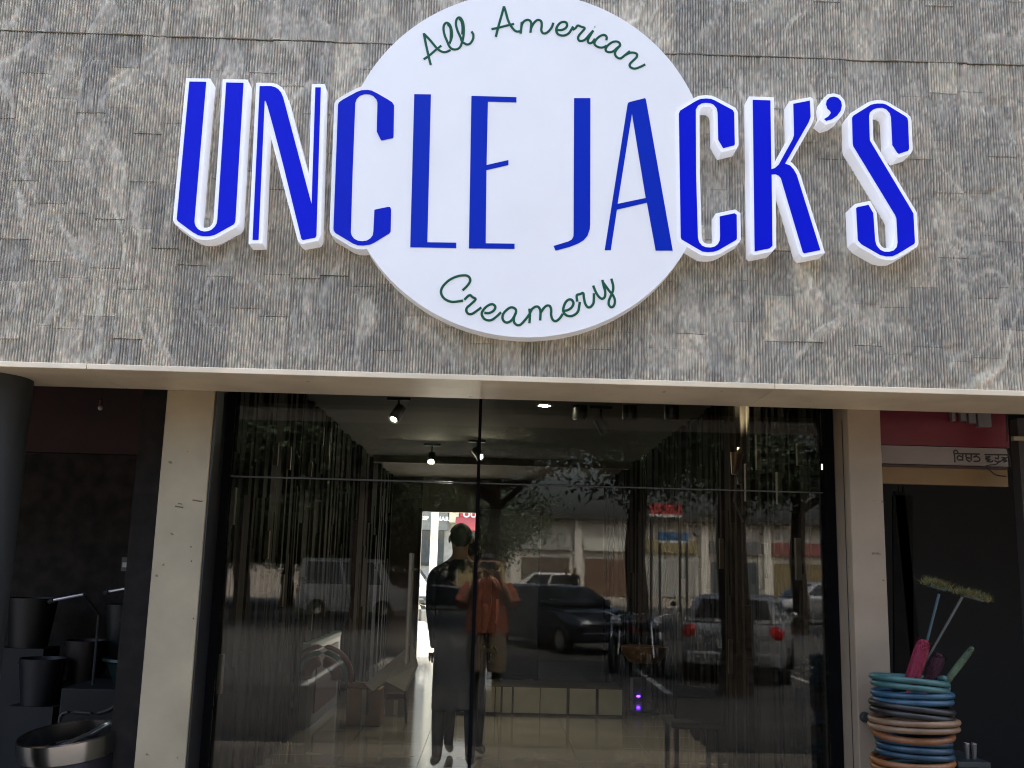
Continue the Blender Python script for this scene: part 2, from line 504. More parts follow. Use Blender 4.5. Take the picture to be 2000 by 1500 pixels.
rest_v, rest_f = [], []
TILE_N = 0
rng = random.Random(3)
xl = -2.80; ci = 0
while xl < 2.95:
    w = rng.uniform(0.132, 0.150); xr = xl + w
    stacks = []
    z = SLAB_TOP + 0.001
    z += 0; first = True
    while z < JOINT - 0.01:
        h = rng.uniform(0.20, 0.33) if not first else rng.uniform(0.10, 0.30)
        first = False
        z1 = z + h
        if JOINT - z1 < 0.10:
            z1 = JOINT - 0.0025
        stacks.append((z, z1 - 0.0012)); z = z1
    z = JOINT + 0.002
    while z < 4.95:
        h = rng.uniform(0.26, 0.36); stacks.append((z, z + h - 0.0012)); z += h
    for (a, b) in stacks:
        proud = rng.choice([0.0, 0.0, 0.0015, 0.003, 0.005]) + (0.004 if a > JOINT else 0)
        cxm, czm = (xl + xr) / 2, (a + b) / 2
        corners = [math.hypot(x - DISC_C.x, q - DISC_C.z) for x in (xl, xr) for q in (a, b)]
        hidden = max(corners) < DISC_R - 0.05
        outside = abs(cxm) > 2.68 or a > 4.50
        gap = rng.choice([0.0, 0.0, 0.0, 0.0, 0.0012, 0.0022])
        vs, fs, (cx, cz), att = tile_mesh(xl + 0.0002, xr - 0.0002, a, b - gap, ci, proud, 44 if not (hidden or outside) else 14, (max(9, int((b - a) / 0.0145))) if not (hidden or outside) else 6)
        if hidden or outside:
            o = len(rest_v)
            rest_v += [(v[0] + cx, v[1], v[2] + cz) for v in vs]
            rest_f += [[i + o for i in f] for f in fs]
            continue
        me = bpy.data.meshes.new('stone_tile')
        me.from_pydata(vs.tolist(), [], fs); me.materials.append(STONE); me.update()
        for nm_, arr in (('spall', att[0]), ('grain', att[1])):
            me.attributes.new(nm_, 'FLOAT', 'POINT').data.foreach_set('value', arr.astype(np.float32))
        inst(me, 'stone_tile', fascia, (cx - 0, 0 - 0.2, cz - 2.474))
        TILE_N += 1
    xl = xr; ci += 1
me = bpy.data.meshes.new('stone_tiles'); me.from_pydata([(v[0], v[1] - 0.2, v[2] - 2.474) for v in rest_v], [], rest_f); me.materials.append(STONE)
ro = bpy.data.objects.new('hidden_tile_field', me); COL.objects.link(ro); ro.parent = fascia; ro['kind'] = 'stuff'
side = MB().box((-9, -0.003, SLAB_TOP), (-2.802, 0.019, 7.2)).box((2.99, -0.003, SLAB_TOP), (9, 0.019, 7.2)).box((-2.8, -0.003, 5.34), (2.98, 0.019, 7.2))
side.build('outer_stone_face', STONE, fascia)
print('tiles', TILE_N)

# ------------------------------------------------------------------ slab under the fascia, pillars, column
slab = thing('lintel_slab', (0, 0.2, 2.448), 'cream stone lintel slab with bright front edge under the fascia', 'lintel')
xs = [-9, -1.9, 1.30, 9]
for a, b in zip(xs[:-1], xs[1:]):
    MB().box((a + 0.0015, -0.032, 2.446), (b - 0.0015, 0.488, 2.4725)).build('slab_stone', SLABM, slab, bevel=0.003)

UPPER = mat('inner_header', (0.014, 0.011, 0.0095), 0.9, 0, 0.5, 11)


def pillar(x0, x1, label, mm):
    t = thing('pillar', ((x0 + x1) / 2, 0.65, 0), label, 'pillar')
    s = MB().box((x0, 0.49, 0.004), (x1, 0.82, 2.86)); s.build('shaft', mm, t, bevel=0.006)
    return t


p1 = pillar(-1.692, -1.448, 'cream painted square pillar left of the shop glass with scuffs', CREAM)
MB().box((-1.446, 0.50, 0.16), (-1.438, 0.735, 2.86)).build('reveal_shade_panel', BLACK, p1)  # black panel puts the shade of this reveal into colour
for (px, py, w, h) in ((350, 990, 16, 2.2), (385, 978, 18, 2.2), (352, 984, 8, 1.8), (373, 1068, 2.4, 3), (374, 1096, 2.4, 3), (378, 1208, 2.6, 3)):
    c = P(px, py, 0.489)
    MB().obox((c.x, 0.4885, c.z), (w * 0.0026, 0.001, h * 0.0026), Matrix.Rotation(R(8), 3, 'Y')).build('scuff_mark', mat('scuff', (0.12, 0.08, 0.06), 0.9), p1)
p2 = pillar(1.822, 1.995, 'cream painted square pillar right of the shop glass', make_cream('shaded_cream_paint', (0.27, 0.205, 0.14), 0.6))  # same cream as the left pillar, darkened to carry deeper shade
MB().box((1.8195, 0.565, 0.16), (1.8205, 0.572, 2.4)).build('reveal_groove', DARK, p2)
c = P(1690, 1401, 0.48)
MB().tube([(c.x, 0.489, c.z), (c.x, 0.45, c.z)], [0.026, 0.022], 14).build('door_stop', RUBBER, p2, smooth='auto')
ce = P(55, 770, 0.28)
rc = thing('round_column', (ce.x - 0.22, 0.28, 0), 'dark grey round column at the far left of the veranda', 'column')
MB().lathe([(0.235, 0.0), (0.235, 0.12), (0.22, 0.14), (0.22, 2.445)], (ce.x - 0.22, 0.28, 0.003), 40, cap=True).build('shaft', mat('column_grey', (0.016, 0.0175, 0.017), 0.6, 0, 0.15, 8), rc, smooth='auto')

# ------------------------------------------------------------------ building mass round the shop
shop = thing('shop_building', (0, 6, 0), 'two storey shop building behind the stone fascia', 'building')
bm = mat('building_plaster', (0.5, 0.46, 0.4), 0.9, 0, 0.1, 1.5)
MB().box((-9, 0.47, 3.12), (9, BACK + 0.3, 7.2)).build('upper_storey', bm, shop)
MB().box((-1.446, 0.49, 2.862), (1.82, 0.80, 3.118)).build('header', UPPER, shop)
MB().box((-9, 0.492, 2.862), (-1.45, 0.80, 3.118)).box((1.824, 0.492, 2.862), (9, 0.80, 3.118)).build('side_header', UPPER, shop)
MB().box((-9, 0.71, -0.13), (9, BACK + 0.3, FLOOR - 0.012)).build('plinth', CONC, shop)
MB().box((-1.93, 0.822, FLOOR), (-1.70, BACK, CEIL + 0.11)).box((1.90, 0.822, FLOOR), (2.05, BACK, CEIL + 0.11)).build('party_wall', UPPER, shop)

# ------------------------------------------------------------------ interior
TILE = mat('floor_tile', (0.20, 0.185, 0.168), 0.11, 0, 0.18, 1.2, 0, 30)
fl = thing('shop_floor', (0, 6, FLOOR - 0.012), 'polished beige floor tiles inside the shop', None, kind='structure')
MB().box((-1.70, 0.70, FLOOR - 0.011), (1.90, BACK + 0.3, FLOOR - 0.006)).build('floor_bed', DARK, fl)
tw = 0.60
tmesh = MB().box((-tw / 2 + 0.002, -tw / 2 + 0.002, -0.005), (tw / 2 - 0.002, tw / 2 - 0.002, 0.0)).mesh('floor_tile', TILE)
for i in range(6):
    for j in range(18):
        inst(tmesh, 'floor_tile', fl, (-1.70 + tw * (i + 0.5), 1.0 + tw * (j + 0.5) - 6, 0.012))
cl = MB().box((-1.70, 0.80, CEIL), (1.90, BACK, CEIL + 0.1))
ceil_o = tag(cl.build('shop_ceiling', mat('ceiling_paint', (0.12, 0.105, 0.09), 0.85, 0, 0.1, 1.0)), 'dim brown painted ceiling of the shop', None, kind='structure')
# strip-clad side walls
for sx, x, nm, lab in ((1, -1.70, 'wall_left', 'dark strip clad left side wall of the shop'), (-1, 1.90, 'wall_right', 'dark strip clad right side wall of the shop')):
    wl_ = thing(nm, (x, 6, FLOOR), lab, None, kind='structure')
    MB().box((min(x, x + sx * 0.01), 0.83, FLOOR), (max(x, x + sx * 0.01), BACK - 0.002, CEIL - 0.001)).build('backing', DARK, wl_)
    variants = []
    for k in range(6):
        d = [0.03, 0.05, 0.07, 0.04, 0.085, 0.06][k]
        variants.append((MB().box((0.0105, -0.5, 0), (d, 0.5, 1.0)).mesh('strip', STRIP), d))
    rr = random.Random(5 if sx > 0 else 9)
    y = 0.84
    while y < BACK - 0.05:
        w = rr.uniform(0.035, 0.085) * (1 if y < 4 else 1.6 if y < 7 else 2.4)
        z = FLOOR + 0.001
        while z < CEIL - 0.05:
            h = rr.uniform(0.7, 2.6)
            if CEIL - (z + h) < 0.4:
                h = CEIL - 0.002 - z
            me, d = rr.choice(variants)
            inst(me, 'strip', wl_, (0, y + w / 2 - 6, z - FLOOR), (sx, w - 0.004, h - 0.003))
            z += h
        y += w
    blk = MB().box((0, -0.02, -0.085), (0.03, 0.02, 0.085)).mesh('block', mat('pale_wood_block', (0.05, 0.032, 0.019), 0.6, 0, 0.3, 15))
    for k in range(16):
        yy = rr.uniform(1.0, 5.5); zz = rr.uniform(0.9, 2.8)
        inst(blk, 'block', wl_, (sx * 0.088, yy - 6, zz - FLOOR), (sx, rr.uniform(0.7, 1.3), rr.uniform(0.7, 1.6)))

# back wall with a doorway
DX0, DX1, DZ = P(818, 1150, BACK).x, P(930, 1150, BACK).x, P(870, 1000, BACK).z
bw = thing('back_wall', (0, BACK, FLOOR), 'dark rear wall of the shop with an open doorway', None, kind='structure')
bwm = mat('rear_wall_brown', (0.085, 0.068, 0.052), 0.8, 0, 0.15, 2)
MB().box((-1.93, BACK, FLOOR - 0.1), (DX0, BACK + 0.2, CEIL + 0.11)).box((DX1, BACK, FLOOR - 0.1), (2.05, BACK + 0.2, CEIL + 0.11)).build('wall_panel', bwm, bw)
MB().box((DX0 + 0.001, BACK + 0.003, DZ), (DX1 - 0.001, BACK + 0.19, CEIL + 0.11)).build('door_header', mat('header_olive', (0.20, 0.17, 0.12), 0.7), bw)
MB().box((DX0 - 0.05, BACK - 0.02, FLOOR), (DX0 + 0.005, BACK - 0.002, DZ + 0.05)).box((DX1 - 0.005, BACK - 0.02, FLOOR), (DX1 + 0.05, BACK - 0.002, DZ + 0.05)).build('door_frame', BLACK, bw)
# low bulkhead before the back wall
a = P(845, 905, 8.6)
MB().box((-1.60, 8.6, a.z), (1.80, 8.75, CEIL - 0.002)).build('bulkhead', mat('bulkhead_brown', (0.17, 0.12, 0.08), 0.7), bw)

# ------------------------------------------------------------------ glazed shopfront
gz = thing('glazed_shopfront', (0.15, YG, FLOOR), 'frameless glass shopfront with a glazed door and black edges', 'shopfront')
TZ = P(937, 944, YG).z
GX0, GX1 = -1.40, 1.765
mx0 = P(937, 850, YG).x
dl, dr = P(585, 1150, YG).x, P(832, 1150, YG).x


def pane(x0, x1, z0, z1, parent=gz, name='glass_pane'):
    return MB().box((x0, YG - 0.005, z0), (x1, YG + 0.005, z1)).build(name, GLASS, parent)


pane(GX0, mx0 - 0.012, TZ + 0.006, 2.858); pane(mx0 + 0.012, GX1, TZ + 0.006, 2.858)
pane(GX0, dl - 0.003, FLOOR + 0.012, TZ - 0.004)
pane(dr + 0.003, mx0 - 0.012, FLOOR + 0.012, TZ - 0.004)
pane(mx0 + 0.012, GX1, FLOOR + 0.012, TZ - 0.004)
FRAME = mat('black_frame', (0.006, 0.006, 0.0065), 0.95, spec=0.0)
MB().box((-1.437, YG - 0.04, FLOOR), (GX0 - 0.001, YG + 0.04, 2.859)).build('jamb', FRAME, gz)
MB().box((GX1 + 0.001, YG - 0.04, FLOOR), (1.818, YG + 0.04, 2.859)).build('jamb', FRAME, gz)
MB().box((mx0 - 0.008, YG - 0.02, FLOOR), (mx0 + 0.008, YG + 0.02, 2.857)).build('mullion', FRAME, gz)
MB().box((GX0, YG - 0.004, TZ - 0.003), (mx0 - 0.009, YG + 0.004, TZ + 0.005)).build('transom_joint', mat('joint_grey', (0.05, 0.048, 0.044), 0.6), gz)
MB().box((mx0 + 0.009, YG - 0.004, TZ - 0.003), (GX1, YG + 0.004, TZ + 0.003)).build('transom_joint', MATS['joint_grey'], gz)
MB().box((-1.437, YG - 0.05, FLOOR - 0.011), (1.818, YG + 0.05, FLOOR + 0.010)).build('sill', mat('sill_steel', (0.2, 0.19, 0.18), 0.4, 0.8), gz)
door = pane(dl + 0.001, dr - 0.001, FLOOR + 0.013, TZ - 0.005, gz, 'door_leaf')
ht, hb = P(803, 1080, YG - 0.05), P(799, 1297, YG - 0.05)
MB().tube([(ht.x, YG - 0.055, ht.z), (ht.x, YG - 0.055, hb.z)], 0.009, 12).tube([(ht.x, YG + 0.05, ht.z), (ht.x, YG + 0.05, hb.z)], 0.011, 12) \
    .tube([(ht.x, YG - 0.055, ht.z - 0.09), (ht.x, YG + 0.05, ht.z - 0.09)], 0.007, 8).tube([(ht.x, YG - 0.055, hb.z + 0.09), (ht.x, YG + 0.05, hb.z + 0.09)], 0.007, 8).build('handle', BRASS, door, smooth='auto')
MB().box((dr - 0.09, YG - 0.012, FLOOR + 0.02), (dr - 0.012, YG + 0.012, FLOOR + 0.13)).build('lock', STEEL, door)
for zz in (FLOOR + 0.06,):
    MB().box((dl + 0.01, YG - 0.014, zz - 0.03), (dl + 0.16, YG + 0.014, zz + 0.03)).build('patch_hinge', STEEL, door)

# ================================================================== THE SIGN
YF, DEP = -0.10, 0.095


def Z7(ox, oy, s, pts):
    return [(ox + x * s, oy + y * s) for x, y in pts]


def wp(pts, y=YF):
    return [P(a, b, y) for a, b in pts]


def offset_poly(pts, d):
    """mitred outward offset of a planar loop in x-z"""
    q = [Vector((p.x, p.z)) for p in pts]
    area = sum(q[i].x * q[(i + 1) % len(q)].y - q[(i + 1) % len(q)].x * q[i].y for i in range(len(q)))
    sgn = 1 if area > 0 else -1
    out = []; n = len(q)
    for i in range(n):
        a, b, c = q[i - 1], q[i], q[(i + 1) % n]
        e1 = (b - a).normalized(); e2 = (c - b).normalized()
        n1 = Vector((e1.y, -e1.x)) * sgn; n2 = Vector((e2.y, -e2.x)) * sgn
        den = 1 + n1.dot(n2)
        m = (n1 + n2) / max(den, 0.02)
        conv = (e1.x * e2.y - e1.y * e2.x) * sgn > 0
        if conv and m.length > 1.55:
            # bevel very sharp outer corners
            t1 = b + n1 * d + e1 * d * 0.5; t2 = b + n2 * d - e2 * d * 0.5
            out += [t1, t2]
        else:
            out.append(b + m * d)
    return [Vector((p.x, YF, p.y)) for p in out]


a_, b_ = 0.133333, 0.12
LET = {}
LET['U'] = (Z7(320, 130, a_, [(375, 222), (622, 225)]) + Z7(320, 310, a_, [(450, 900), (452, 940), (465, 985), (500, 1030), (545, 1058), (600, 1067), (655, 1062), (700, 1040), (745, 1000), (775, 950), (785, 890)])
            + Z7(320, 130, a_, [(915, 235), (1168, 240)]) + Z7(320, 310, a_, [(1050, 905), (1040, 940), (1020, 965), (760, 1110), (690, 1132), (630, 1138), (560, 1135), (500, 1120), (420, 1075), (205, 915), (190, 885)]))
LET['N'] = (Z7(480, 140, a_, [(205, 213), (370, 213), (430, 228), (480, 260), (520, 310), (550, 380)]) + Z7(480, 320, a_, [(808, 0), (965, 590)])
            + Z7(480, 140, a_, [(1020, 232), (1100, 232)]) + Z7(480, 320, a_, [(1036, 1050), (1020, 1082), (835, 1118), (815, 1100), (545, 0)])
            + Z7(480, 140, a_, [(400, 800), (320, 510), (290, 430), (278, 425)]) + Z7(480, 320, a_, [(188, 1115), (100, 1115)]))
LET['N_s'] = (Z7(480, 140, a_, [(205, 213), (370, 213), (430, 228), (480, 260), (520, 310), (550, 380)]) + Z7(480, 320, a_, [(965, 590)])
              + Z7(480, 140, a_, [(1020, 232), (1100, 232)]) + Z7(480, 320, a_, [(1036, 1050), (1020, 1082), (835, 1118), (815, 1100)])
              + Z7(480, 140, a_, [(280, 400)]) + Z7(480, 320, a_, [(188, 1115), (100, 1115)]))
LET['C'] = (Z7(630, 160, a_, [(660, 120), (720, 130), (800, 170), (940, 250), (1020, 300), (1048, 345), (1040, 810), (1030, 825), (865, 860), (850, 845), (795, 730), (805, 300), (790, 260), (740, 205), (690, 185), (640, 181), (600, 185), (545, 205), (500, 250), (480, 310)])
            + Z7(630, 340, a_, [(440, 0), (415, 860), (430, 905), (465, 950), (520, 978), (585, 985), (650, 975), (700, 945), (735, 900), (745, 840), (760, 530), (770, 522), (960, 482), (990, 485), (1005, 520), (998, 840), (980, 870), (750, 1010), (690, 1035), (600, 1048), (520, 1045), (450, 1020), (190, 865), (165, 830), (160, 800)])
            + Z7(630, 160, a_, [(228, 330), (245, 300), (300, 260), (500, 150), (570, 125)]))
LET['L'] = Z7(780, 160, 1 / 6, [(175, 145), (370, 148)]) + Z7(780, 270, 1 / 6, [(328, 1220), (667, 1225), (667, 1288), (128, 1278)])
LET['E'] = Z7(780, 160, 1 / 6, [(845, 165), (1372, 180), (1372, 240), (1038, 232), (1022, 975), (1278, 917), (1278, 975), (1021, 1034)]) + Z7(780, 270, 1 / 6, [(1012, 1232), (1350, 1237), (1350, 1297), (815, 1292)])
LET['J'] = Z7(1060, 170, .18, [(340, 122), (517, 122)]) + Z7(1060, 270, .18, [(515, 930), (510, 990), (485, 1060), (440, 1110), (380, 1145), (290, 1180), (140, 1220), (117, 1170), (280, 1120), (315, 1100), (333, 1065), (335, 1000)])
LET['A'] = Z7(1060, 170, .18, [(920, 190), (928, 172), (945, 163), (1110, 122), (1120, 140)]) + Z7(1060, 270, .18, [(1410, 1220), (1225, 1220), (1130, 700), (805, 775), (738, 1215), (672, 1215)])
LET['A_h'] = Z7(1060, 170, .18, [(968, 290), (1117, 1205), (812, 1268)])
LET['C2'] = (Z7(1300, 160, b_, [(660, 272), (740, 280), (800, 305), (1090, 460), (1115, 505), (1125, 1015), (1115, 1035), (935, 1080), (855, 940), (845, 500), (830, 430), (780, 370), (730, 348), (650, 342), (590, 350), (530, 385), (490, 450), (495, 1500)])
             + Z7(1300, 340, b_, [(525, 1040), (545, 1110), (590, 1165), (650, 1192), (730, 1197), (800, 1180), (850, 1140), (880, 1080), (885, 1000), (880, 690), (1120, 640), (1155, 665), (1160, 1050), (1145, 1075), (860, 1240), (780, 1265), (690, 1272), (600, 1262), (500, 1205), (260, 1065), (245, 1030)])
             + Z7(1300, 160, b_, [(215, 520), (235, 470), (480, 320), (560, 282)]))
k_ = 220 / 1500
LET['K'] = (Z7(1440, 170, k_, [(205, 172), (440, 180), (453, 1095), (500, 1080), (550, 1035), (735, 700), (755, 640), (745, 225), (965, 182), (975, 400), (950, 470), (635, 1022), (700, 1045), (750, 1100)])
            + Z7(1440, 310, k_, [(790, 215), (1105, 1218), (890, 1262), (870, 1240), (580, 260), (550, 225), (510, 208), (456, 212), (467, 1160), (430, 1195), (230, 1235)]))
LET['K_s'] = (Z7(1440, 170, k_, [(205, 172), (440, 180), (452, 1212), (550, 1035), (735, 700), (755, 640), (745, 225), (965, 182), (975, 400), (950, 470), (635, 1022), (700, 1045), (750, 1100)])
              + Z7(1440, 310, k_, [(790, 215), (1105, 1218), (890, 1262), (870, 1240), (455, -162), (467, 1160), (430, 1195), (230, 1235)]))
LET['ap'] = Z7(1440, 170, k_, [(1180, 230), (1190, 180), (1230, 140), (1285, 130), (1340, 145), (1380, 190), (1392, 250), (1375, 320), (1330, 380), (1260, 430), (1185, 452), (1155, 428), (1215, 390), (1245, 345), (1235, 320), (1200, 290)])
LET['ap_s'] = Z7(1440, 170, k_, [(1180, 230), (1190, 180), (1230, 140), (1285, 130), (1340, 145), (1380, 190), (1392, 250), (1375, 320), (1330, 380), (1260, 430), (1185, 452), (1155, 428), (1195, 350)])
LET['S'] = (Z7(1620, 170, a_, [(700, 243), (780, 245), (830, 260), (1110, 430), (1140, 460), (1150, 500), (1165, 905), (1150, 935), (1015, 980), (990, 960), (920, 850), (900, 440), (880, 380), (830, 325), (775, 305), (700, 308), (640, 330), (590, 375), (578, 430), (590, 780), (605, 810)])
            + Z7(1620, 340, a_, [(1200, 530), (1228, 580), (1250, 1000), (1240, 1025), (1000, 1170), (920, 1205), (830, 1207), (740, 1185), (470, 1030), (415, 970), (390, 500), (410, 485), (570, 452), (640, 575), (668, 980), (690, 1050), (740, 1110), (800, 1138), (870, 1140), (940, 1120), (985, 1070), (998, 1000), (980, 650), (960, 600)])
            + Z7(1620, 170, a_, [(350, 870), (340, 830), (330, 450), (350, 420), (600, 265), (650, 250)]))
OFF = 0.0185


def case_letter(key, simp, label, blue=BLUE):
    pts = wp(LET[key])
    cx = sum(p.x for p in pts) / len(pts); zz = min(p.z for p in pts)
    t = thing('channel_letter', (cx, 0, zz), label, 'sign letter', 'raised blue letters on the stone fascia')
    case = offset_poly(wp(LET[simp or key]), OFF)
    MB().prism([case], YF, YF + DEP).build('case', WHITE, t, bevel=0.0018)
    MB().prism([[Vector((p.x, YF - 0.0025, p.z)) for p in pts]], YF - 0.0025, YF - 0.0002).build('face', blue, t)
    return t


case_letter('U', None, 'blue letter U with white sides, first on the fascia')
case_letter('N', 'N_s', 'blue letter N with white sides beside the letter U')
case_letter('K', 'K_s', 'blue letter K with white sides right of the round sign')
case_letter('ap', 'ap_s', 'small blue apostrophe with white sides between K and S')
case_letter('S', None, 'blue letter S with white sides, last on the fascia')

rs = thing('round_sign', (DISC_C.x, 0, DISC_C.z - DISC_R), 'big round white sign with green script and blue letters on the fascia', 'sign')
circ = [Vector((DISC_C.x + DISC_R * math.cos(2 * math.pi * k / 160), YF, DISC_C.z + DISC_R * math.sin(2 * math.pi * k / 160))) for k in range(160)]
for p in circ:
    if 3.105 < p.z < 3.84:
        p.x = min(p.x, 0.885)
MB().prism([circ], YF, YF + DEP).build('disc', DISCW, rs, bevel=0.002)
for key, lab in (('C', 'first blue letter C'), ('C2', 'second blue letter C')):
    outl = LET[key] if key == 'C2' else [LET['C'][0]] + LET['C'][38:]
    cs = MB().prism([offset_poly(wp(outl), OFF)], YF - 0.0003, YF + DEP - 0.001).build('letter_case', WHITE if key == 'C2' else DISCW, rs)
    f = MB().prism([[Vector((p.x, YF - 0.0028, p.z)) for p in wp(LET[key])]], YF - 0.0028, YF - 0.0005).build('letter', BLUE if key == 'C2' else make_plastic_sign('mid_blue', (0.003, 0.016, 0.52), 0.35), rs)
    tag(f, lab)
for key in ('L', 'E', 'J', 'A'):
    loops = [[Vector((p.x, YF - 0.0022, p.z)) for p in wp(LET[key])]]
    if key == 'A':
        loops.append([Vector((p.x, YF - 0.0022, p.z)) for p in wp(LET['A_h'])])
    tag(MB().prism(loops, YF - 0.0022, YF - 0.0002).build('letter', BLUE2, rs), 'blue letter ' + key)

SCR = {
    'all': (800, 0, .12, 2.5, [
        [(345, 1055), (320, 960), (270, 740), (232, 545)], [(234, 550), (330, 650), (430, 770), (500, 830), (580, 850), (665, 815)], [(230, 965), (320, 905), (430, 810), (515, 745)],
        [(650, 710), (680, 630), (690, 560), (680, 470), (650, 400), (605, 370), (565, 400), (552, 470), (570, 570), (610, 670), (650, 760), (700, 800), (760, 805), (815, 775), (850, 700), (875, 600), (882, 480), (870, 370), (835, 300), (800, 285), (765, 320), (755, 400), (780, 500), (830, 610), (850, 670), (890, 705), (940, 725), (990, 705), (1030, 640), (1038, 570), (1010, 515)],
        [(668, 660), (672, 540), (662, 450), (620, 395)], [(858, 560), (862, 450), (845, 350), (810, 310)]]),
    'american_a': (950, 0, .09, 2.6, [
        [(205, 800), (260, 580), (330, 330), (380, 145)], [(382, 145), (420, 260), (470, 440), (530, 560), (600, 650), (660, 685), (725, 680)], [(110, 635), (250, 605), (450, 555), (600, 520)],
        [(742, 730), (758, 600), (768, 480)], [(762, 560), (800, 480), (870, 435), (935, 442), (972, 500), (968, 600), (955, 710)], [(968, 620), (1010, 530), (1080, 450), (1140, 435), (1190, 470), (1200, 560), (1190, 650), (1220, 715), (1280, 725), (1350, 680), (1420, 590), (1450, 500)],
        [(1540, 655), (1640, 650), (1720, 610), (1750, 550), (1730, 490), (1670, 475), (1600, 500), (1540, 570), (1515, 650), (1540, 730), (1600, 765), (1690, 770), (1780, 730), (1840, 650), (1880, 580)]]),
    'american_b': (1090, 20, .1, 2.5, [
        [(285, 385), (340, 350), (385, 300), (450, 322), (520, 350), (470, 420), (410, 490), (390, 550), (420, 600), (500, 590), (560, 540), (620, 470), (685, 400)], [(685, 400), (630, 490), (580, 590), (610, 645), (670, 625), (720, 560)],
        [(942, 585), (950, 530), (920, 490), (870, 485), (800, 520), (730, 590), (710, 660), (760, 710), (830, 730), (900, 720), (945, 690)],
        [(1215, 690), (1195, 635), (1130, 610), (1050, 630), (970, 690), (930, 750), (940, 800), (1000, 820), (1080, 800), (1150, 740), (1210, 690)], [(1212, 690), (1150, 760), (1110, 830), (1130, 900), (1190, 940), (1240, 930), (1290, 890), (1350, 840), (1400, 800)],
        [(1215, 952), (1300, 885), (1400, 835), (1480, 830), (1540, 860), (1530, 920), (1470, 980), (1410, 1040), (1400, 1090), (1440, 1130), (1510, 1140), (1600, 1110), (1700, 1060)], [(714, 325), (722, 325)]]),
    'cream_a': (840, 520, .1, 2.5, [
        [(635, 470), (720, 390), (780, 300), (775, 230), (720, 185), (640, 180), (540, 195), (400, 255), (290, 345), (225, 440), (215, 520), (250, 600), (320, 660), (420, 695), (530, 690), (645, 670)],
        [(670, 655), (770, 565), (830, 605), (890, 645), (800, 740), (720, 810), (710, 880), (750, 930), (820, 930), (900, 880), (1000, 805)],
        [(1060, 908), (1150, 915), (1240, 870), (1275, 800), (1240, 750), (1180, 745), (1100, 790), (1030, 870), (1010, 940), (1050, 1020), (1120, 1055), (1200, 1050), (1290, 990), (1385, 900)],
        [(1680, 900), (1670, 840), (1610, 805), (1540, 820), (1450, 900), (1415, 980), (1430, 1060), (1490, 1100), (1560, 1080), (1620, 1020), (1680, 900)], [(1680, 905), (1640, 1000), (1640, 1090), (1690, 1145), (1760, 1145), (1830, 1080), (1910, 980), (1945, 930)]]),
    'cream_b': (1020, 520, .1, 2.5, [
        [(140, 830), (150, 960), (140, 1110)], [(150, 920), (190, 840), (260, 790), (320, 800), (355, 880), (350, 1060)], [(365, 900), (420, 820), (480, 770), (540, 780), (565, 850), (565, 960), (600, 1050), (660, 1070), (730, 1020), (790, 930)],
        [(800, 868), (880, 860), (960, 810), (1000, 730), (970, 660), (910, 650), (850, 700), (810, 790), (800, 880), (850, 950), (930, 975), (1020, 950), (1090, 880), (1110, 790), (1125, 700)],
        [(1075, 690), (1065, 570), (1130, 545), (1190, 525), (1205, 620), (1230, 730), (1280, 800), (1340, 790), (1390, 720), (1400, 620), (1400, 530)],
        [(1385, 380), (1440, 510), (1500, 600), (1560, 635), (1610, 600), (1620, 500), (1590, 380), (1565, 270)], [(1575, 310), (1690, 470), (1780, 580), (1810, 680), (1790, 770), (1740, 800), (1695, 760), (1690, 680), (1730, 580), (1770, 480), (1775, 380), (1740, 245)]]),
}


def strokes(key_sets, name, label, parent, m=GREEN, y=YF, flat=0.5):
    mb = MB()
    for key in key_sets:
        ox, oy, s, r, paths = SCR[key]
        for path in paths:
            w = [P(ox + a * s, oy + b * s, y) for a, b in path]
            w = spline(w, 4) if len(w) > 2 else w
            d0 = (w[0] - w[1]).normalized() * 0.0; rr = r * 0.00235
            mb.tube([Vector((p.x, y - 0.0012, p.z)) for p in w], rr, 8, flat=flat)
    return tag(mb.build(name, m, parent, smooth='auto'), label)


strokes(['all'], 'script_word', 'green handwritten word All', rs)
strokes(['american_a', 'american_b'], 'script_word', 'green handwritten word American', rs)
strokes(['cream_a', 'cream_b'], 'script_word', 'green handwritten word Creamery', rs)

# ================================================================== NEIGHBOURING STALLS UNDER THE VERANDA
def Pz(px, py, z):
    d = CR * ((px - 1000) / FPX) + CU * (-(py - 750) / FPX) + CF
    return CAM + d * ((z - CAM.z) / d.z)


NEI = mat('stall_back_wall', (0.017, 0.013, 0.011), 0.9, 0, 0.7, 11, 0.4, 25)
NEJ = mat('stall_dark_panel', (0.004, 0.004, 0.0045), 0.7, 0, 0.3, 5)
sl = thing('left_stall', (-3.2, 1.6, 0), 'dark neighbouring stall recess left of the cream pillar', 'stall')
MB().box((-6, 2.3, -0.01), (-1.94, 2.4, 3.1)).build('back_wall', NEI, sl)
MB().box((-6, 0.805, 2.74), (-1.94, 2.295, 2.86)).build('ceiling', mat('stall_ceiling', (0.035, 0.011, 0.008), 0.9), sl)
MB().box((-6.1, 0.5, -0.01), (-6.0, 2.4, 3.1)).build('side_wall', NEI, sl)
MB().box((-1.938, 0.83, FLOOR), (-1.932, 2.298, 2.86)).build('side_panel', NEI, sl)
MB().box((-6, 2.20, 2.28), (-1.94, 2.298, 2.739)).build('header_board', mat('header_red_brown', (0.030, 0.009, 0.008), 0.7, 0, 0.3, 5), sl)
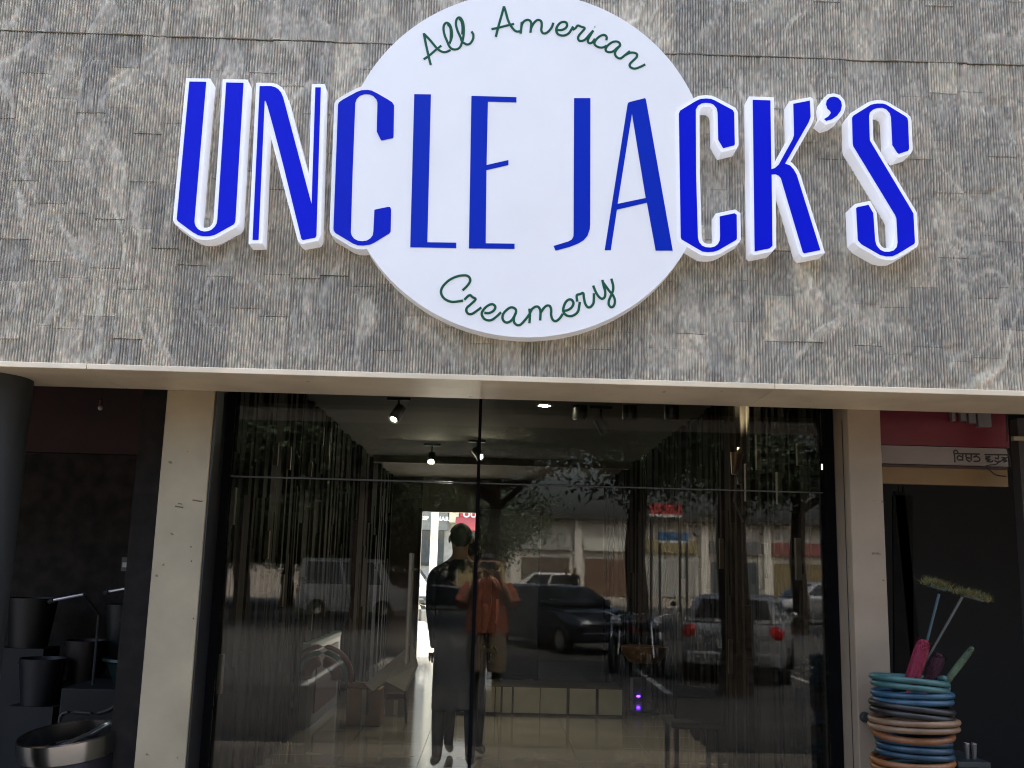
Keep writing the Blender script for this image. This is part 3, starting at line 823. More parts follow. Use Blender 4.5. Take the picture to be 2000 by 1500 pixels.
for px, py, lab in ((196, 797, 'small bare bulb hanging high in the left stall, left of two'), (307, 826, 'small bare bulb hanging high in the left stall, beside the pillar')):
    c = P(px, py, 1.6)
    t = thing('hanging_bulb', (c.x, 1.6, c.z), lab, 'bulb', 'unlit bulbs hanging in the left stall')
    MB().ball(c, 0.016, 12).build('bulb', mat('bulb_glass', (0.5, 0.5, 0.5), 0.1), t, smooth=True)
    MB().tube([c + Vector((0, 0, 0.013)), c + Vector((0, 0, 0.05))], 0.011, 10).build('holder', mat('holder_orange', (0.12, 0.04, 0.02), 0.5), t)
    MB().tube([c + Vector((0, 0, 0.05)), (c.x, 1.6, 2.738)], 0.003, 5).build('cord', BLACK, t)
# rail, switch, drum, tub, pipe in the left stall
for (a, b, lab) in (((105, 1172), (163, 1161), 'thin chrome rail end low in the left stall, nearer the round column'), ((213, 1155), (270, 1145), 'bright chrome rail end beside the left pillar')):
    pa, pb = P(*a, 1.0), P(*b, 1.0)
    t = thing('chrome_rail', (pa.x, 1.0, 0), lab, 'rail')
    MB().tube([pa, pb], 0.0085, 10).build('bar', mat('bright_chrome', (0.95, 0.95, 0.95), 0.35, 1.0, 0.02), t, smooth='auto')
    MB().tube([pa + Vector((-0.03, 0.02, -0.01)), pa], 0.013, 10).build('grip', RUBBER, t)
    MB().tube([pb, pb + Vector((0.0, 0.25, -0.12)), (pb.x, 1.28, 0.002)], 0.009, 8).build('stem', RUBBER, t)
c = P(243, 1102, 2.2)
sw = thing('switch_box', (c.x, 2.26, c.z - 0.04), 'small grey switch box on the dark stall wall', 'switch')
MB().box((c.x - 0.025, 2.215, c.z - 0.045), (c.x + 0.025, 2.247, c.z + 0.045)).build('housing', mat('switch_grey', (0.10, 0.10, 0.105), 0.5), sw)
MB().box((c.x - 0.016, 2.208, c.z - 0.02), (c.x + 0.016, 2.2148, c.z + 0.012)).build('rocker', PAPER, sw)
c = P(135, 1432, 0.85)
dr_ = thing('steel_drum', (c.x, 0.85, 0), 'shiny stainless steel drum with a rod across its open top', 'drum')
TI = Matrix.Rotation(R(7), 3, 'X') @ Matrix.Rotation(R(-5), 3, 'Y')
MB().lathe([(0.205, -0.62), (0.235, -0.3), (0.24, -0.10), (0.228, -0.10), (0.228, -0.45), (0.0, -0.46)], c, 48, TI).build('body', mat('drum_dark', (0.04, 0.037, 0.05), 0.4, 0.3), dr_, smooth='auto')
MB().lathe([(0.246, -0.095), (0.252, -0.05), (0.250, 0.0), (0.243, 0.006), (0.236, 0.0), (0.237, -0.09)], c, 64, TI).build('rim_band', STEEL, dr_, smooth='auto')
pa, pb = P(103, 1468, 0.70), P(207, 1418, 1.05)
MB().tube([P(100, 1466, 0.66), P(170, 1436, 0.85), P(208, 1416, 1.06)], 0.013, 10).build('rod', mat('bright_chrome', (0.95, 0.95, 0.95), 0.35, 1.0, 0.02), dr_, smooth='auto')
c = P(262, 1300, 1.35)
tb = thing('plastic_tub', (c.x, 1.35, c.z - 0.1), 'dark teal plastic tub half hidden behind the left pillar', 'tub')
MB().lathe([(0.10, -0.10), (0.15, 0.02), (0.175, 0.03), (0.17, 0.045), (0.14, 0.03), (0.095, -0.09), (0.0, -0.095)], c, 30).build('bowl', mat('teal_plastic', (0.004, 0.02, 0.018), 0.4), tb, smooth='auto')
MB().box((c.x - 0.3, 1.1, 0.0), (c.x + 0.2, 1.6, c.z - 0.101)).build('crate_stand', NEJ, tb, bevel=0.01)
pp = thing('bent_pipe', (P(122, 1392, 1.1).x, 1.1, 0), 'grey bent pipe curving above the steel drum', 'pipe')
MB().tube(spline([P(118, 1440, 1.1), P(122, 1394, 1.1), P(190, 1393, 1.1), P(228, 1378, 1.1), P(268, 1350, 1.15), P(285, 1335, 1.2)], 5), 0.009, 8).build('tube', mat('pipe_grey', (0.035, 0.03, 0.027), 0.5), pp, smooth='auto')
for k, (px, py, yy, r_, h_, cc, lab) in enumerate(((80, 1330, 1.5, 0.13, 0.26, (0.006, 0.007, 0.014), 'dark blue plastic bucket behind the steel drum'), (165, 1290, 1.7, 0.12, 0.24, (0.014, 0.006, 0.006), 'dark maroon plastic bucket beneath the chrome rail'), (60, 1215, 1.9, 0.15, 0.30, (0.010, 0.010, 0.009), 'dark grey plastic bucket stacked high at left in the stall'), (240, 1215, 1.9, 0.11, 0.22, (0.005, 0.010, 0.010), 'dark green plastic bucket below the switch box'))):
    c = P(px, py, yy)
    t = thing('bucket', (c.x, yy, 0), lab, 'bucket', 'dim buckets in the left stall')
    MB().lathe([(0.0, -h_ / 2), (r_ * 0.75, -h_ / 2), (r_, h_ / 2), (r_ * 0.95, h_ / 2), (r_ * 0.7, -h_ / 2 + 0.01)], c, 24).build('pail', mat('bucket_%d' % k, [v * 0.5 for v in cc], 0.5), t, smooth='auto')
    MB().tube([(c.x + r_ * math.cos(q), yy + r_ * math.sin(q) * 0.3 - 0.04, c.z + h_ / 2 - 0.02 - 0.6 * r_ * math.sin(q)) for q in [math.pi * j / 12 for j in range(13)]], 0.003, 6).build('bail', STEEL, t)
    MB().box((c.x - r_, yy - r_ * 0.8, 0.002), (c.x + r_, yy + r_ * 0.8, c.z - h_ / 2 - 0.001)).build('stand', NEJ, t)

# right stall: signboard, dark void, goods, their colours darkened to carry deeper shade
sr = thing('right_stall', (3.4, 1.9, 0), 'dark open stall right of the shop under a red signboard', 'stall')
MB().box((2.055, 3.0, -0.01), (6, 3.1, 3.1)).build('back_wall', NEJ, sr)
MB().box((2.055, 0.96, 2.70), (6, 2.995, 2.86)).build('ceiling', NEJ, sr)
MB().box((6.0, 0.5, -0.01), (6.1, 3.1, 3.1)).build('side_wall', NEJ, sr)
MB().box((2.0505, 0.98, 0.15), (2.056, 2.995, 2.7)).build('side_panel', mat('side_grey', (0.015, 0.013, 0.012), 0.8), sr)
YS = 0.90
def band(py0, py1, name, m, parent, y=YS, px0=1700, px1=1968, t=0.03):
    z0 = (P(1720, py1, y).z + P(1960, py1 + 6.5, y).z) / 2; z1 = (P(1720, py0, y).z + P(1960, py0 + 6.5, y).z) / 2
    x0 = 2.0; x1 = P(px1, (py0 + py1) / 2, y).x
    return MB().box((x0, y, z0), (x1, y + t, z1)).build(name, m, parent), z0, z1
sg = thing('stall_signboard', (2.3, YS, 2.2), 'red and white stall signboard with dark script over the right stall', 'sign')
SRED = mat('sign_red', (0.17, 0.012, 0.024), 0.5, 0, 0.12, 3)
_, zr0, _ = band(760, 868, 'red_panel', SRED, sg)
band(869.5, 905, 'white_panel', mat('sign_shaded_white', (0.30, 0.255, 0.24), 0.6, 0, 0.08, 4), sg, y=YS - 0.002)
band(906.5, 910.5, 'trim', mat('trim_brown', (0.05, 0.025, 0.015), 0.6), sg, y=YS - 0.012, t=0.045)
band(911, 944, 'amber_panel', mat('amber_panel', (0.23, 0.135, 0.05), 0.55, 0, 0.12, 5), sg, y=YS + 0.004)
gur = [[(290, 320), (288, 275), (330, 240), (372, 265), (388, 305)], [(300, 320), (308, 420), (315, 540)], [(285, 322), (600, 328), (920, 338)], [(505, 335), (505, 420), (505, 500)],
       [(480, 410), (420, 375), (370, 410), (390, 470), (440, 480), (500, 470)], [(590, 345), (590, 410), (680, 440), (600, 420), (610, 480), (690, 525)], [(712, 345), (712, 420), (708, 500)], [(830, 340), (830, 385), (765, 410), (850, 395), (915, 440), (905, 505), (770, 512)],
       [(1040, 348), (1300, 350), (1600, 356)], [(1060, 410), (1180, 395), (1090, 440), (1070, 460), (1180, 465), (1090, 510), (1200, 525), (1245, 490)], [(1372, 352), (1372, 450), (1290, 425)], [(1280, 495), (1350, 530), (1400, 500)], [(1450, 420), (1540, 430), (1470, 480), (1560, 480), (1500, 530), (1590, 500)]]
mbt = MB()
for path in gur:
    w = [P(1840 + a * .08, 860 + b * .08, YS - 0.0035) for a, b in path]
    mbt.tube([Vector((p.x, YS - 0.0035, p.z)) for p in spline(w, 3)], 0.0042, 6, flat=0.3)
tag(mbt.build('script_lettering', mat('lettering_black', (0.03, 0.03, 0.03), 0.6), sg), 'dark painted script on the white strip')
for (x0, x1, y1, st) in ((1857, 1866, 822, 0), (1875, 1887, 822, 0), (1890, 1906, 827, 0), (1908, 1936, 834, 0)):
    a, b = P(x0, 790, YS - 0.03), P(x1, y1, YS - 0.03)
    MB().box((a.x, YS - 0.035, b.z), (b.x, YS - 0.001, a.z + 0.08)).build('raised_letter', mat('letter_shaded_white', (0.25, 0.235, 0.225), 0.6), sg)
wr = thing('hanging_wire', (P(1960, 900, 0.8).x, 0.8, 2.0), 'loose dark wires hanging across the stall signboard', 'wire')
for path in ([(1560, 150), (1610, 300), (1650, 430), (1658, 650)], [(1805, 100), (1812, 300), (1835, 600), (1880, 900), (1900, 1090)], [(1640, 380), (1570, 430), (1400, 530), (1300, 590), (1120, 610), (1085, 650), (1200, 760), (1300, 840), (1450, 870), (1565, 882)]):
    MB().tube(spline([P(1840 + a * .08, 860 + b * .08, 0.80) for a, b in path], 4), 0.0035, 6).build('strand', BLACK, wr)
MB().tube([P(1965, 790, .8), P(1968, 862, .8)], 0.004, 6).build('strand', BLACK, wr)
po = thing('stall_post', (P(1995, 900, 0.62).x, 0.62, 0), 'dark post with a pale bracket at the right edge of the stall', 'post')
a = P(1988, 900, 0.62)
MB().box((a.x, 0.60, 0.003), (a.x + 0.10, 0.68, 2.444)).build('shaft', mat('post_brown', (0.03, 0.024, 0.022), 0.8), po)
b = P(1978, 856, 0.58)
MB().box((b.x, 0.57, b.z - 0.012), (b.x + 0.12, 0.598, b.z + 0.010)).build('bracket', mat('bracket_pale', (0.25, 0.22, 0.15), 0.6), po)
for k in range(2):
    c = P(1752 + 30 * k, 1010 + 20 * (k % 2), 2.2)
    t = thing('hanging_mat', (c.x, 2.2, c.z), ['dark grey hanging mat nearest the pillar in the right stall', 'narrower black hanging mat beside it in the right stall', 'black middle hanging mat in the right stall', 'fourth dark hanging mat in the right stall', 'rightmost dark hanging mat in the right stall'][k], 'mat', 'dark mats hanging in the right stall')
    xo = [0.02, -0.05, 0.06, -0.02, 0.03][k]; wd = [0.07, 0.04, 0.09, 0.05, 0.07][k]; c.x += xo
    MB().obox((c.x, 2.2, 1.5 + 0.1 * (k % 3)), (wd * 2, 0.02, 1.3 - 0.15 * (k % 2)), Matrix.Rotation(R([2, -3, 1, 4, -2][k]), 3, 'Y')).build('sheet', mat('hang_%d' % k, [(0.006, 0.0055, 0.005), (0.0022, 0.002, 0.002), (0.0018, 0.0018, 0.002), (0.002, 0.002, 0.0022), (0.0028, 0.0022, 0.002)][k], 0.95, 0, 0.4, 6), t, bevel=0.006)
    MB().tube([(c.x, 2.2, 2.0), (c.x, 2.2, 2.695)], 0.006, 6).build('hanger', BLACK, t)

# stack of hose coils with brushes, the stall's shade put into their colours
CC = P(1782, 1400, 0.28); cx_, cy_ = CC.x, 0.28
sup = thing('plastic_drum', (cx_, cy_, 0), 'dark plastic drum under the coils of hose', 'drum')
MB().lathe([(0.17, 0.003), (0.19, 0.05), (0.19, 0.52), (0.18, 0.56)], (cx_, cy_, 0), 30, cap=True).build('body', mat('drum_plastic', (0.02, 0.025, 0.04), 0.5), sup, smooth='auto')
HC = {'teal': (0.025, 0.085, 0.082), 'dark': (0.007, 0.006, 0.006), 'tan': (0.17, 0.10, 0.055), 'orange': (0.19, 0.07, 0.022), 'blue': (0.012, 0.055, 0.095), 'navy': (0.008, 0.034, 0.06)}
ztop = P(1782, 1328, 0.28 - 0.19).z
rows = [('teal', 2, 'thick teal hose coil on top of the coil stack'), ('blue', 2, 'blue hose coil just under the top coil'), ('dark', 2, 'black coil standing for the dark gap in the upper half of the stack'), ('tan', 2, 'tan hose coil in the middle of the stack'),  # black coil stands for the shade in a gap between coils
        ('orange', 1, 'thin orange hose coil under the tan coil'), ('navy', 3, 'dark blue hose coil below the orange one'), ('orange', 2, 'second orange hose coil, lower in the stack'), ('teal', 2, 'lower teal hose coil near the picture bottom'), ('dark', 3, 'lowest black hose coil on the drum')]
tr = 0.0145
tot = sum(n for _, n, _ in rows)
z = ztop
rk = random.Random(4)
zs_avail = (ztop - 0.565) / tot
for col, nl, lab in rows:
    t = thing('hose_coil', (cx_, cy_, z - nl * zs_avail), lab, 'hose', 'hose coils stacked beside the right pillar')
    pts = []
    r0 = 0.172 + rk.uniform(-0.014, 0.022); ox, oy = rk.uniform(-0.008, 0.008), rk.uniform(-0.008, 0.008); tx, ty = rk.uniform(-0.09, 0.09), rk.uniform(-0.09, 0.09)
    for k in range(nl * 28 + 1):
        q = 2 * math.pi * k / 28
        zz = z - zs_avail * (k / 28.0 + 0.0)
        r = r0 + 0.004 * math.sin(q * 1.7 + r0 * 90)
        pts.append(Vector((cx_ + ox + r * math.cos(q), cy_ + oy + r * math.sin(q), zz + 0.018 * (tx * math.cos(q) + ty * math.sin(q)) * 8)))
    MB().tube(pts, tr * (1.15 if nl == 1 else 1.0), 8).build('hose', mat('hose_' + col, HC[col], 0.45, 0, 0.2, 12), t, smooth=True)
    z -= nl * zs_avail


def fluffy(a, b, r, n=700, seed=1):
    """bristle cloud round the axis a-b"""
    rf = random.Random(seed); mb = MB(); ax = (b - a); L = ax.length; d = ax.normalized()
    u = d.cross(Vector((0, 1, 0))).normalized(); w = d.cross(u)
    mb.tube([a + d * L * t for t in (0, .06, .2, .5, .8, .94, 1)], [r * .4, r * .7, r * .8, r * .82, r * .8, r * .65, r * .35], 14)
    for _ in range(n):
        t = rf.random(); q = rf.uniform(0, 2 * math.pi)
        o = (u * math.cos(q) + w * math.sin(q)); p = a + d * L * t + o * r * .7
        e = p + (o * rf.uniform(.2, .42) + d * rf.uniform(-.2, .2)) * r
        s_ = d.cross(o) * 0.0022
        mb.add([p - s_, p + s_, e], [(0, 1, 2)])
    return mb


t = thing('feather_duster', (cx_, cy_, ztop), 'crimson fluffy duster standing in the hose coils', 'duster')
a, b = P(1778, 1338, 0.22), P(1806, 1250, 0.24)
fluffy(a, b, 0.042, 900, 2).build('fluff', mat('crimson_fluff', (0.16, 0.004, 0.024), 0.8, 0, 0.2, 40), t)
MB().tube([a, a - (b - a).normalized() * 0.08], 0.008, 8).build('handle', mat('pink_plastic', (0.4, 0.05, 0.1), 0.4), t)
t = thing('feather_duster', (cx_ + 0.05, cy_, ztop), 'dark maroon fluffy duster half sunk behind the crimson one', 'duster')
a, b = P(1812, 1345, 0.34), P(1836, 1278, 0.36)
fluffy(a, b, 0.040, 700, 6).build('fluff', mat('maroon_fluff', (0.035, 0.004, 0.010), 0.9, 0, 0.2, 40), t)
MB().tube([a, a - (b - a).normalized() * 0.08], 0.008, 8).build('handle', MATS['pink_plastic'], t)
t = thing('feather_duster', (cx_ + 0.1, cy_, ztop), 'green and white fluffy duster leaning right in the hose coils', 'duster')
a, b = P(1842, 1340, 0.30), P(1900, 1264, 0.30)
f = fluffy(a, b, 0.020, 600, 3).build('fluff', mat('pale_green_fluff', (0.055, 0.08, 0.042), 0.8, 0, 0.5, 14), t)
MB().tube([a, a - (b - a).normalized() * 0.1], 0.006, 8).build('handle', mat('teal_handle', (0.02, 0.13, 0.12), 0.4), t)
for k, (h0, h1, c0, c1, lab) in enumerate((((1808, 1262), (1834, 1160), (1804, 1136), (1856, 1150), 'broom with yellow bristles and a blue stick, left of the pair'), ((1822, 1268), (1884, 1158), (1866, 1154), (1932, 1172), 'broom with yellow bristles and a pale stick, right of the pair'))):
    yk = 0.34 + 0.06 * k
    t = thing('broom', (cx_, cy_, ztop), lab, 'broom', 'brooms standing head up in the hose coils')
    a, b = P(*h0, yk), P(*h1, yk)
    a2 = a - (b - a).normalized() * 0.35
    MB().tube([a2, a, b], [0.006, 0.006, 0.007], 8).build('stick', mat('stick_%d' % k, [(0.02, 0.055, 0.07), (0.075, 0.08, 0.07)][k], 0.4), t)
    c, d = P(*c0, yk), P(*c1, yk)
    mid = (c + d) / 2; dirx = (d - c).normalized()
    hb_ = MB().obox(mid - Vector((0, 0, 0.012)), ((d - c).length * 0.62, 0.035, 0.018), Matrix.Rotation(-math.atan2(dirx.z, dirx.x), 3, 'Y'))
    hb_.build('head', mat('head_%d' % k, [(0.012, 0.03, 0.03), (0.03, 0.032, 0.024)][k], 0.5), t, bevel=0.004)
    br = MB(); rf = random.Random(k + 5)
    for _ in range(900):
        u_ = rf.gauss(0.5, 0.24); p = c + (d - c) * max(-0.05, min(1.05, u_)) + Vector((0, rf.uniform(-0.02, 0.02), rf.uniform(-0.015, 0.004)))
        e = p + Vector((rf.gauss(0, .024), rf.uniform(-.035, .035), rf.uniform(-.012, .042)))
        br.add([p - Vector((0.0015, 0, 0)), p + Vector((0.0015, 0, 0)), e], [(0, 1, 2)])
    br.build('bristles', mat('yellow_bristle', (0.12, 0.105, 0.03), 0.7, 0, 0.35, 30), t)
t = thing('goods_shelf', (P(1890, 1490, 0.9).x, 0.9, 0), 'low pale shelf at the foot of the right stall', 'shelf')
a, b = P(1862, 1484, 0.9), P(1926, 1484, 0.9)
MB().box((a.x, 0.85, a.z - 0.03), (b.x, 1.2, a.z)).build('board', mat('shelf_pale', (0.05, 0.06, 0.06), 0.5), t, bevel=0.004)
for x in (a.x + 0.01, b.x - 0.03):
    MB().box((x, 0.87, 0.002), (x + 0.02, 0.89, a.z - 0.031)).build('leg', DARK, t)
for px, lab in ((1889, 'left white steel cup on the low shelf'), (1903, 'right white steel cup on the low shelf')):
    c = P(px, 1484, 0.93)
    t = thing('cup', (c.x, 0.93, a.z + 0.001), lab, 'cup', 'cups on the low shelf')
    MB().lathe([(0.0, 0.002), (0.011, 0.001), (0.016, 0.08), (0.0145, 0.08), (0.010, 0.006), (0.0, 0.006)], (c.x, 0.93, a.z), 16).build('bowl', mat('cup_white', (0.2, 0.2, 0.2), 0.3, 0.3), t, smooth='auto')
    MB().lathe([(0.0166, 0.076), (0.0175, 0.080), (0.0166, 0.084), (0.0148, 0.080), (0.0166, 0.076)], (c.x, 0.93, a.z), 16).build('rim', STEEL, t, smooth=True)

# ================================================================== INSIDE THE SHOP
def spot(px, py, z, lab, aim=(0.2, -0.5, -1), lit=12.0, kind='track', glow=30.0, ang=70, group='lit ceiling spotlights inside the shop'):
    p = Pz(px, py, z)
    t = thing('spotlight', (p.x, p.y, CEIL), lab, 'spotlight', group)
    d = Vector(aim).normalized(); Mq = d.to_track_quat('Z', 'Y').to_matrix()
    em = mat('lamp_glow_%d' % int(glow), (0.9, 0.85, 0.75), 0.4, emis=(1.0, 0.86, 0.62), estr=glow)
    if kind == 'track':
        MB().lathe([(0.03, -0.16), (0.045, -0.15), (0.05, -0.02), (0.047, 0.0), (0.043, -0.006), (0.0, -0.006)], p, 20, Mq).build('can', BLACK, t, smooth='auto')
        MB().lathe([(0.0, 0.0), (0.030, -0.001)], p - d * 0.0045, 16, Mq).build('lamp_face', em, t)
        top = p - d * 0.10
        MB().tube([top, (top.x, top.y, CEIL - 0.02)], 0.010, 8).build('stem', BLACK, t)
        MB().box((top.x - 0.10, top.y - 0.018, CEIL - 0.024), (top.x + 0.10, top.y + 0.018, CEIL - 0.001)).build('track', BLACK, t)
    else:
        MB().lathe([(0.075, -0.001), (0.075, -0.008), (0.055, -0.008), (0.055, -0.001)], (p.x, p.y, CEIL), 24).build('trim_ring', PAPER, t, smooth='auto')
        MB().lathe([(0.0, -0.004), (0.055, -0.004)], (p.x, p.y, CEIL), 24).build('lamp_face', em, t)
    if lit:
        ld = bpy.data.lights.new('lamp', 'SPOT'); ld.energy = lit; ld.spot_size = R(ang); ld.spot_blend = 0.6; ld.color = (1.0, 0.82, 0.58); ld.shadow_soft_size = 0.03
        lo = bpy.data.objects.new('bulb', ld); COL.objects.link(lo); lo.parent = t
        lo.location = (p + d * 0.01) - Vector((p.x, p.y, CEIL)); lo.rotation_euler = (-d).to_track_quat('Z', 'Y').to_euler()
    return t


spot(768, 820, 2.80, 'lit black track spotlight at the left of the shop ceiling', (-0.45, -0.62, -1.0), 4)
spot(842, 902, 2.78, 'brightest lit spotlight deeper in the shop, left of the mullion', (0.0, -1.0, -0.85), 14, glow=60)
spot(938, 893, 2.80, 'lit spotlight just behind the black mullion', (0.5, -0.9, -0.7), 8)
spot(1063, 792, CEIL - 0.004, 'round recessed ceiling light right of the mullion', (0, 0, -1), 10, 'recessed', 45)
spot(1184, 847, 2.76, 'dim black spotlight turned away, right of centre', (0.55, 0.05, -1.0), 3, glow=6)
for px, lab in ((1133, 'unlit black downlight stub at the ceiling edge near centre'), (1230, 'unlit black downlight stub between the centre and right wall'), (1312, 'unlit black downlight stub nearest the right wall')):
    p = Pz(px, 793, CEIL)
    t = thing('downlight', (p.x, p.y, CEIL), lab, 'downlight', 'unlit downlights inside the shop')
    MB().lathe([(0.06, -0.12), (0.065, -0.11), (0.065, -0.001)], (p.x, p.y, CEIL), 18, cap=True).build('can', BLACK, t, smooth='auto')
    MB().lathe([(0.05, -0.123), (0.058, -0.126), (0.058, -0.121)], (p.x, p.y, CEIL), 18).build('ring', DARK, t)
# wall light washing the right wall upward
wpnt = Vector((1.775, 2.66, P(1440, 885, 2.66).z))
t = thing('wall_light', wpnt, 'bronze wall light washing the right wall with warm light upward', 'wall light')
MB().lathe([(0.0, -0.16), (0.020, -0.16), (0.045, -0.02), (0.048, 0.0), (0.040, -0.004), (0.0, -0.03)], wpnt, 20, Matrix.Rotation(R(8), 3, 'Y')).build('shade', mat('bronze', (0.12, 0.06, 0.025), 0.4, 0.6), t, smooth='auto')
MB().tube([wpnt + Vector((0, 0, -0.15)), wpnt + Vector((-0.02, 0.02, -0.35)), wpnt + Vector((0.035, 0, -0.5))], 0.008, 8).build('arm', BLACK, t)
ld = bpy.data.lights.new('lamp', 'SPOT'); ld.energy = 70; ld.spot_size = R(75); ld.spot_blend = 0.8; ld.color = (1.0, 0.80, 0.50); ld.shadow_soft_size = 0.03
lo = bpy.data.objects.new('bulb', ld); COL.objects.link(lo); lo.parent = t; lo.location = (-0.02, 0, 0.012); lo.rotation_euler = (R(180), 0, 0)

# dark fridge by the rear wall
a, b = P(937, 996, 8.4), P(1056, 1000, 8.4)
t = thing('upright_fridge', ((a.x + b.x) / 2, 8.6, FLOOR), 'tall black upright fridge deep in the shop right of the doorway', 'fridge')
MB().box((a.x, 8.2, FLOOR + 0.08), (b.x, 8.59, a.z)).build('cabinet', mat('fridge_black', (0.02, 0.016, 0.015), 0.4), t, bevel=0.01)
MB().box((a.x + 0.02, 8.185, FLOOR + 0.12), (b.x - 0.02, 8.198, a.z - 0.06)).build('door', mat('fridge_door', (0.028, 0.022, 0.02), 0.25), t, bevel=0.004)
MB().tube([(a.x + 0.05, 8.165, 1.0), (a.x + 0.05, 8.165, 1.4)], 0.008, 8).build('handle', STEEL, t)
for x in (a.x + 0.03, b.x - 0.07):
    MB().box((x, 8.25, FLOOR + 0.001), (x + 0.04, 8.5, FLOOR + 0.079)).build('foot', BLACK, t)
# low cream platform
q0 = Pz(865, 1393, FLOOR); yp = q0.y
t = thing('low_platform', (0.3, yp + 0.3, FLOOR), 'low display platform with cream front panels on the shop floor', 'platform')
xa, xb = P(863, 1393, yp).x, P(1215, 1400, yp).x
ztp = P(1000, 1341, yp).z
MB().box((xa, yp + 0.012, FLOOR + 0.001), (xb, yp + 0.6, ztp)).build('carcass', mat('carcass_dark', (0.05, 0.035, 0.025), 0.5), t)
xcur = xa; rk = random.Random(8)
while xcur < xb - 0.05:
    w = rk.choice([0.05, 0.09, 0.17, 0.26, 0.13])
    MB().box((xcur, yp, FLOOR + 0.02), (min(xcur + w, xb), yp + 0.011, ztp - 0.006)).build('front_panel', mat('cream_laminate', (0.52, 0.485, 0.39), 0.3, 0, 0.1), t, bevel=0.002)
    xcur += w + rk.choice([0.008, 0.02, 0.06, 0.03])
# table
p = Pz(1258, 1394, FLOOR)
t = thing('side_table', (p.x, p.y, FLOOR), 'small brown wooden table on one dark leg inside the shop', 'table')
zt = P(1258, 1262, p.y).z
MB().lathe([(0.0, -0.16), (0.16, -0.16), (0.235, -0.06), (0.24, 0.0), (0.0, 0.0)], (p.x, p.y, zt), 36).build('top', mat('table_wood', (0.20, 0.11, 0.06), 0.45, 0, 0.3, 12), t, smooth='auto')
MB().tube([(p.x, p.y, FLOOR + 0.02), (p.x, p.y, zt - 0.155)], 0.028, 12).build('leg', BLACK, t)
MB().lathe([(0.16, 0.001), (0.16, 0.012), (0.03, 0.022)], (p.x, p.y, FLOOR), 28, cap=True).build('base', BLACK, t, smooth='auto')
# portable speaker with violet lights
p = Pz(1290, 1372, FLOOR)
t = thing('portable_speaker', (p.x, p.y, FLOOR), 'dark portable speaker with three glowing violet lights', 'speaker')
la = [P(1300, 1341, p.y), P(1304, 1362, p.y), P(1247, 1360, p.y)]
MB().box((la[2].x - 0.06, p.y + 0.012, FLOOR + 0.001), (la[1].x + 0.06, p.y + 0.25, la[0].z + 0.07)).build('box', mat('speaker_grey', (0.10, 0.09, 0.085), 0.7), t, bevel=0.01)
for c in la:
    MB().ball((c.x, p.y + 0.004, c.z), (0.022, 0.008, 0.012), 10).build('violet_light', mat('violet_glow', (0.1, 0.02, 0.5), 0.4, emis=(0.12, 0.02, 1.0), estr=3.0), t, smooth=True)
# chair near the glass
p = Pz(1360, 1560, FLOOR)
t = thing('chair', (p.x, p.y, FLOOR), 'black chair with a solid back close behind the glass', 'chair')
bx0, bx1 = P(1318, 1440, p.y).x, P(1412, 1440, p.y).x
ztc = P(1345, 1350, p.y).z
cm = mat('chair_black', (0.004, 0.0036, 0.0036), 0.9, spec=0.1)
MB().obox(((bx0 + bx1) / 2, p.y, (ztc + 0.62) / 2 + 0.02), (bx1 - bx0, 0.035, ztc - 0.60), Matrix.Rotation(R(-6), 3, 'X') @ Matrix.Rotation(R(5), 3, 'Y')).build('backrest', cm, t, bevel=0.012)
MB().box((bx0 - 0.02, p.y + 0.0, 0.58), (bx1 + 0.02, p.y + 0.40, 0.62)).build('seat', cm, t, bevel=0.01)
for x in (bx0, bx1 - 0.03):
    for yy in (p.y + 0.01, p.y + 0.36):
        MB().box((x, yy, FLOOR + 0.001), (x + 0.03, yy + 0.03, 0.579)).build('leg', cm, t)
# ice cream counter at left
p = Pz(655, 1378, FLOOR)
t = thing('serving_counter', (-1.2, p.y, FLOOR), 'dark rounded serving counter with a teal rim and red panel at left', 'counter')
xr_ = Pz(690, 1345, FLOOR).x
yc0 = Pz(600, 1425, FLOOR).y - 0.2
zc = P(640, 1262, yc0 + 0.5).z
prof = [(xr_ - 0.55, yc0), (xr_ - 0.2, yc0), (xr_ - 0.08, yc0 + 0.06), (xr_ - 0.015, yc0 + 0.18), (xr_, yc0 + 0.35), (xr_, yc0 + 1.9), (xr_ - 0.55, yc0 + 1.9)]


def vprism(pts, z0, z1):
    n = len(pts)
    return MB().add([(x, y, z0) for x, y in pts] + [(x, y, z1) for x, y in pts], [tuple(range(n))[::-1], tuple(range(n, 2 * n))] + [(i, (i + 1) % n, n + (i + 1) % n, n + i) for i in range(n)])


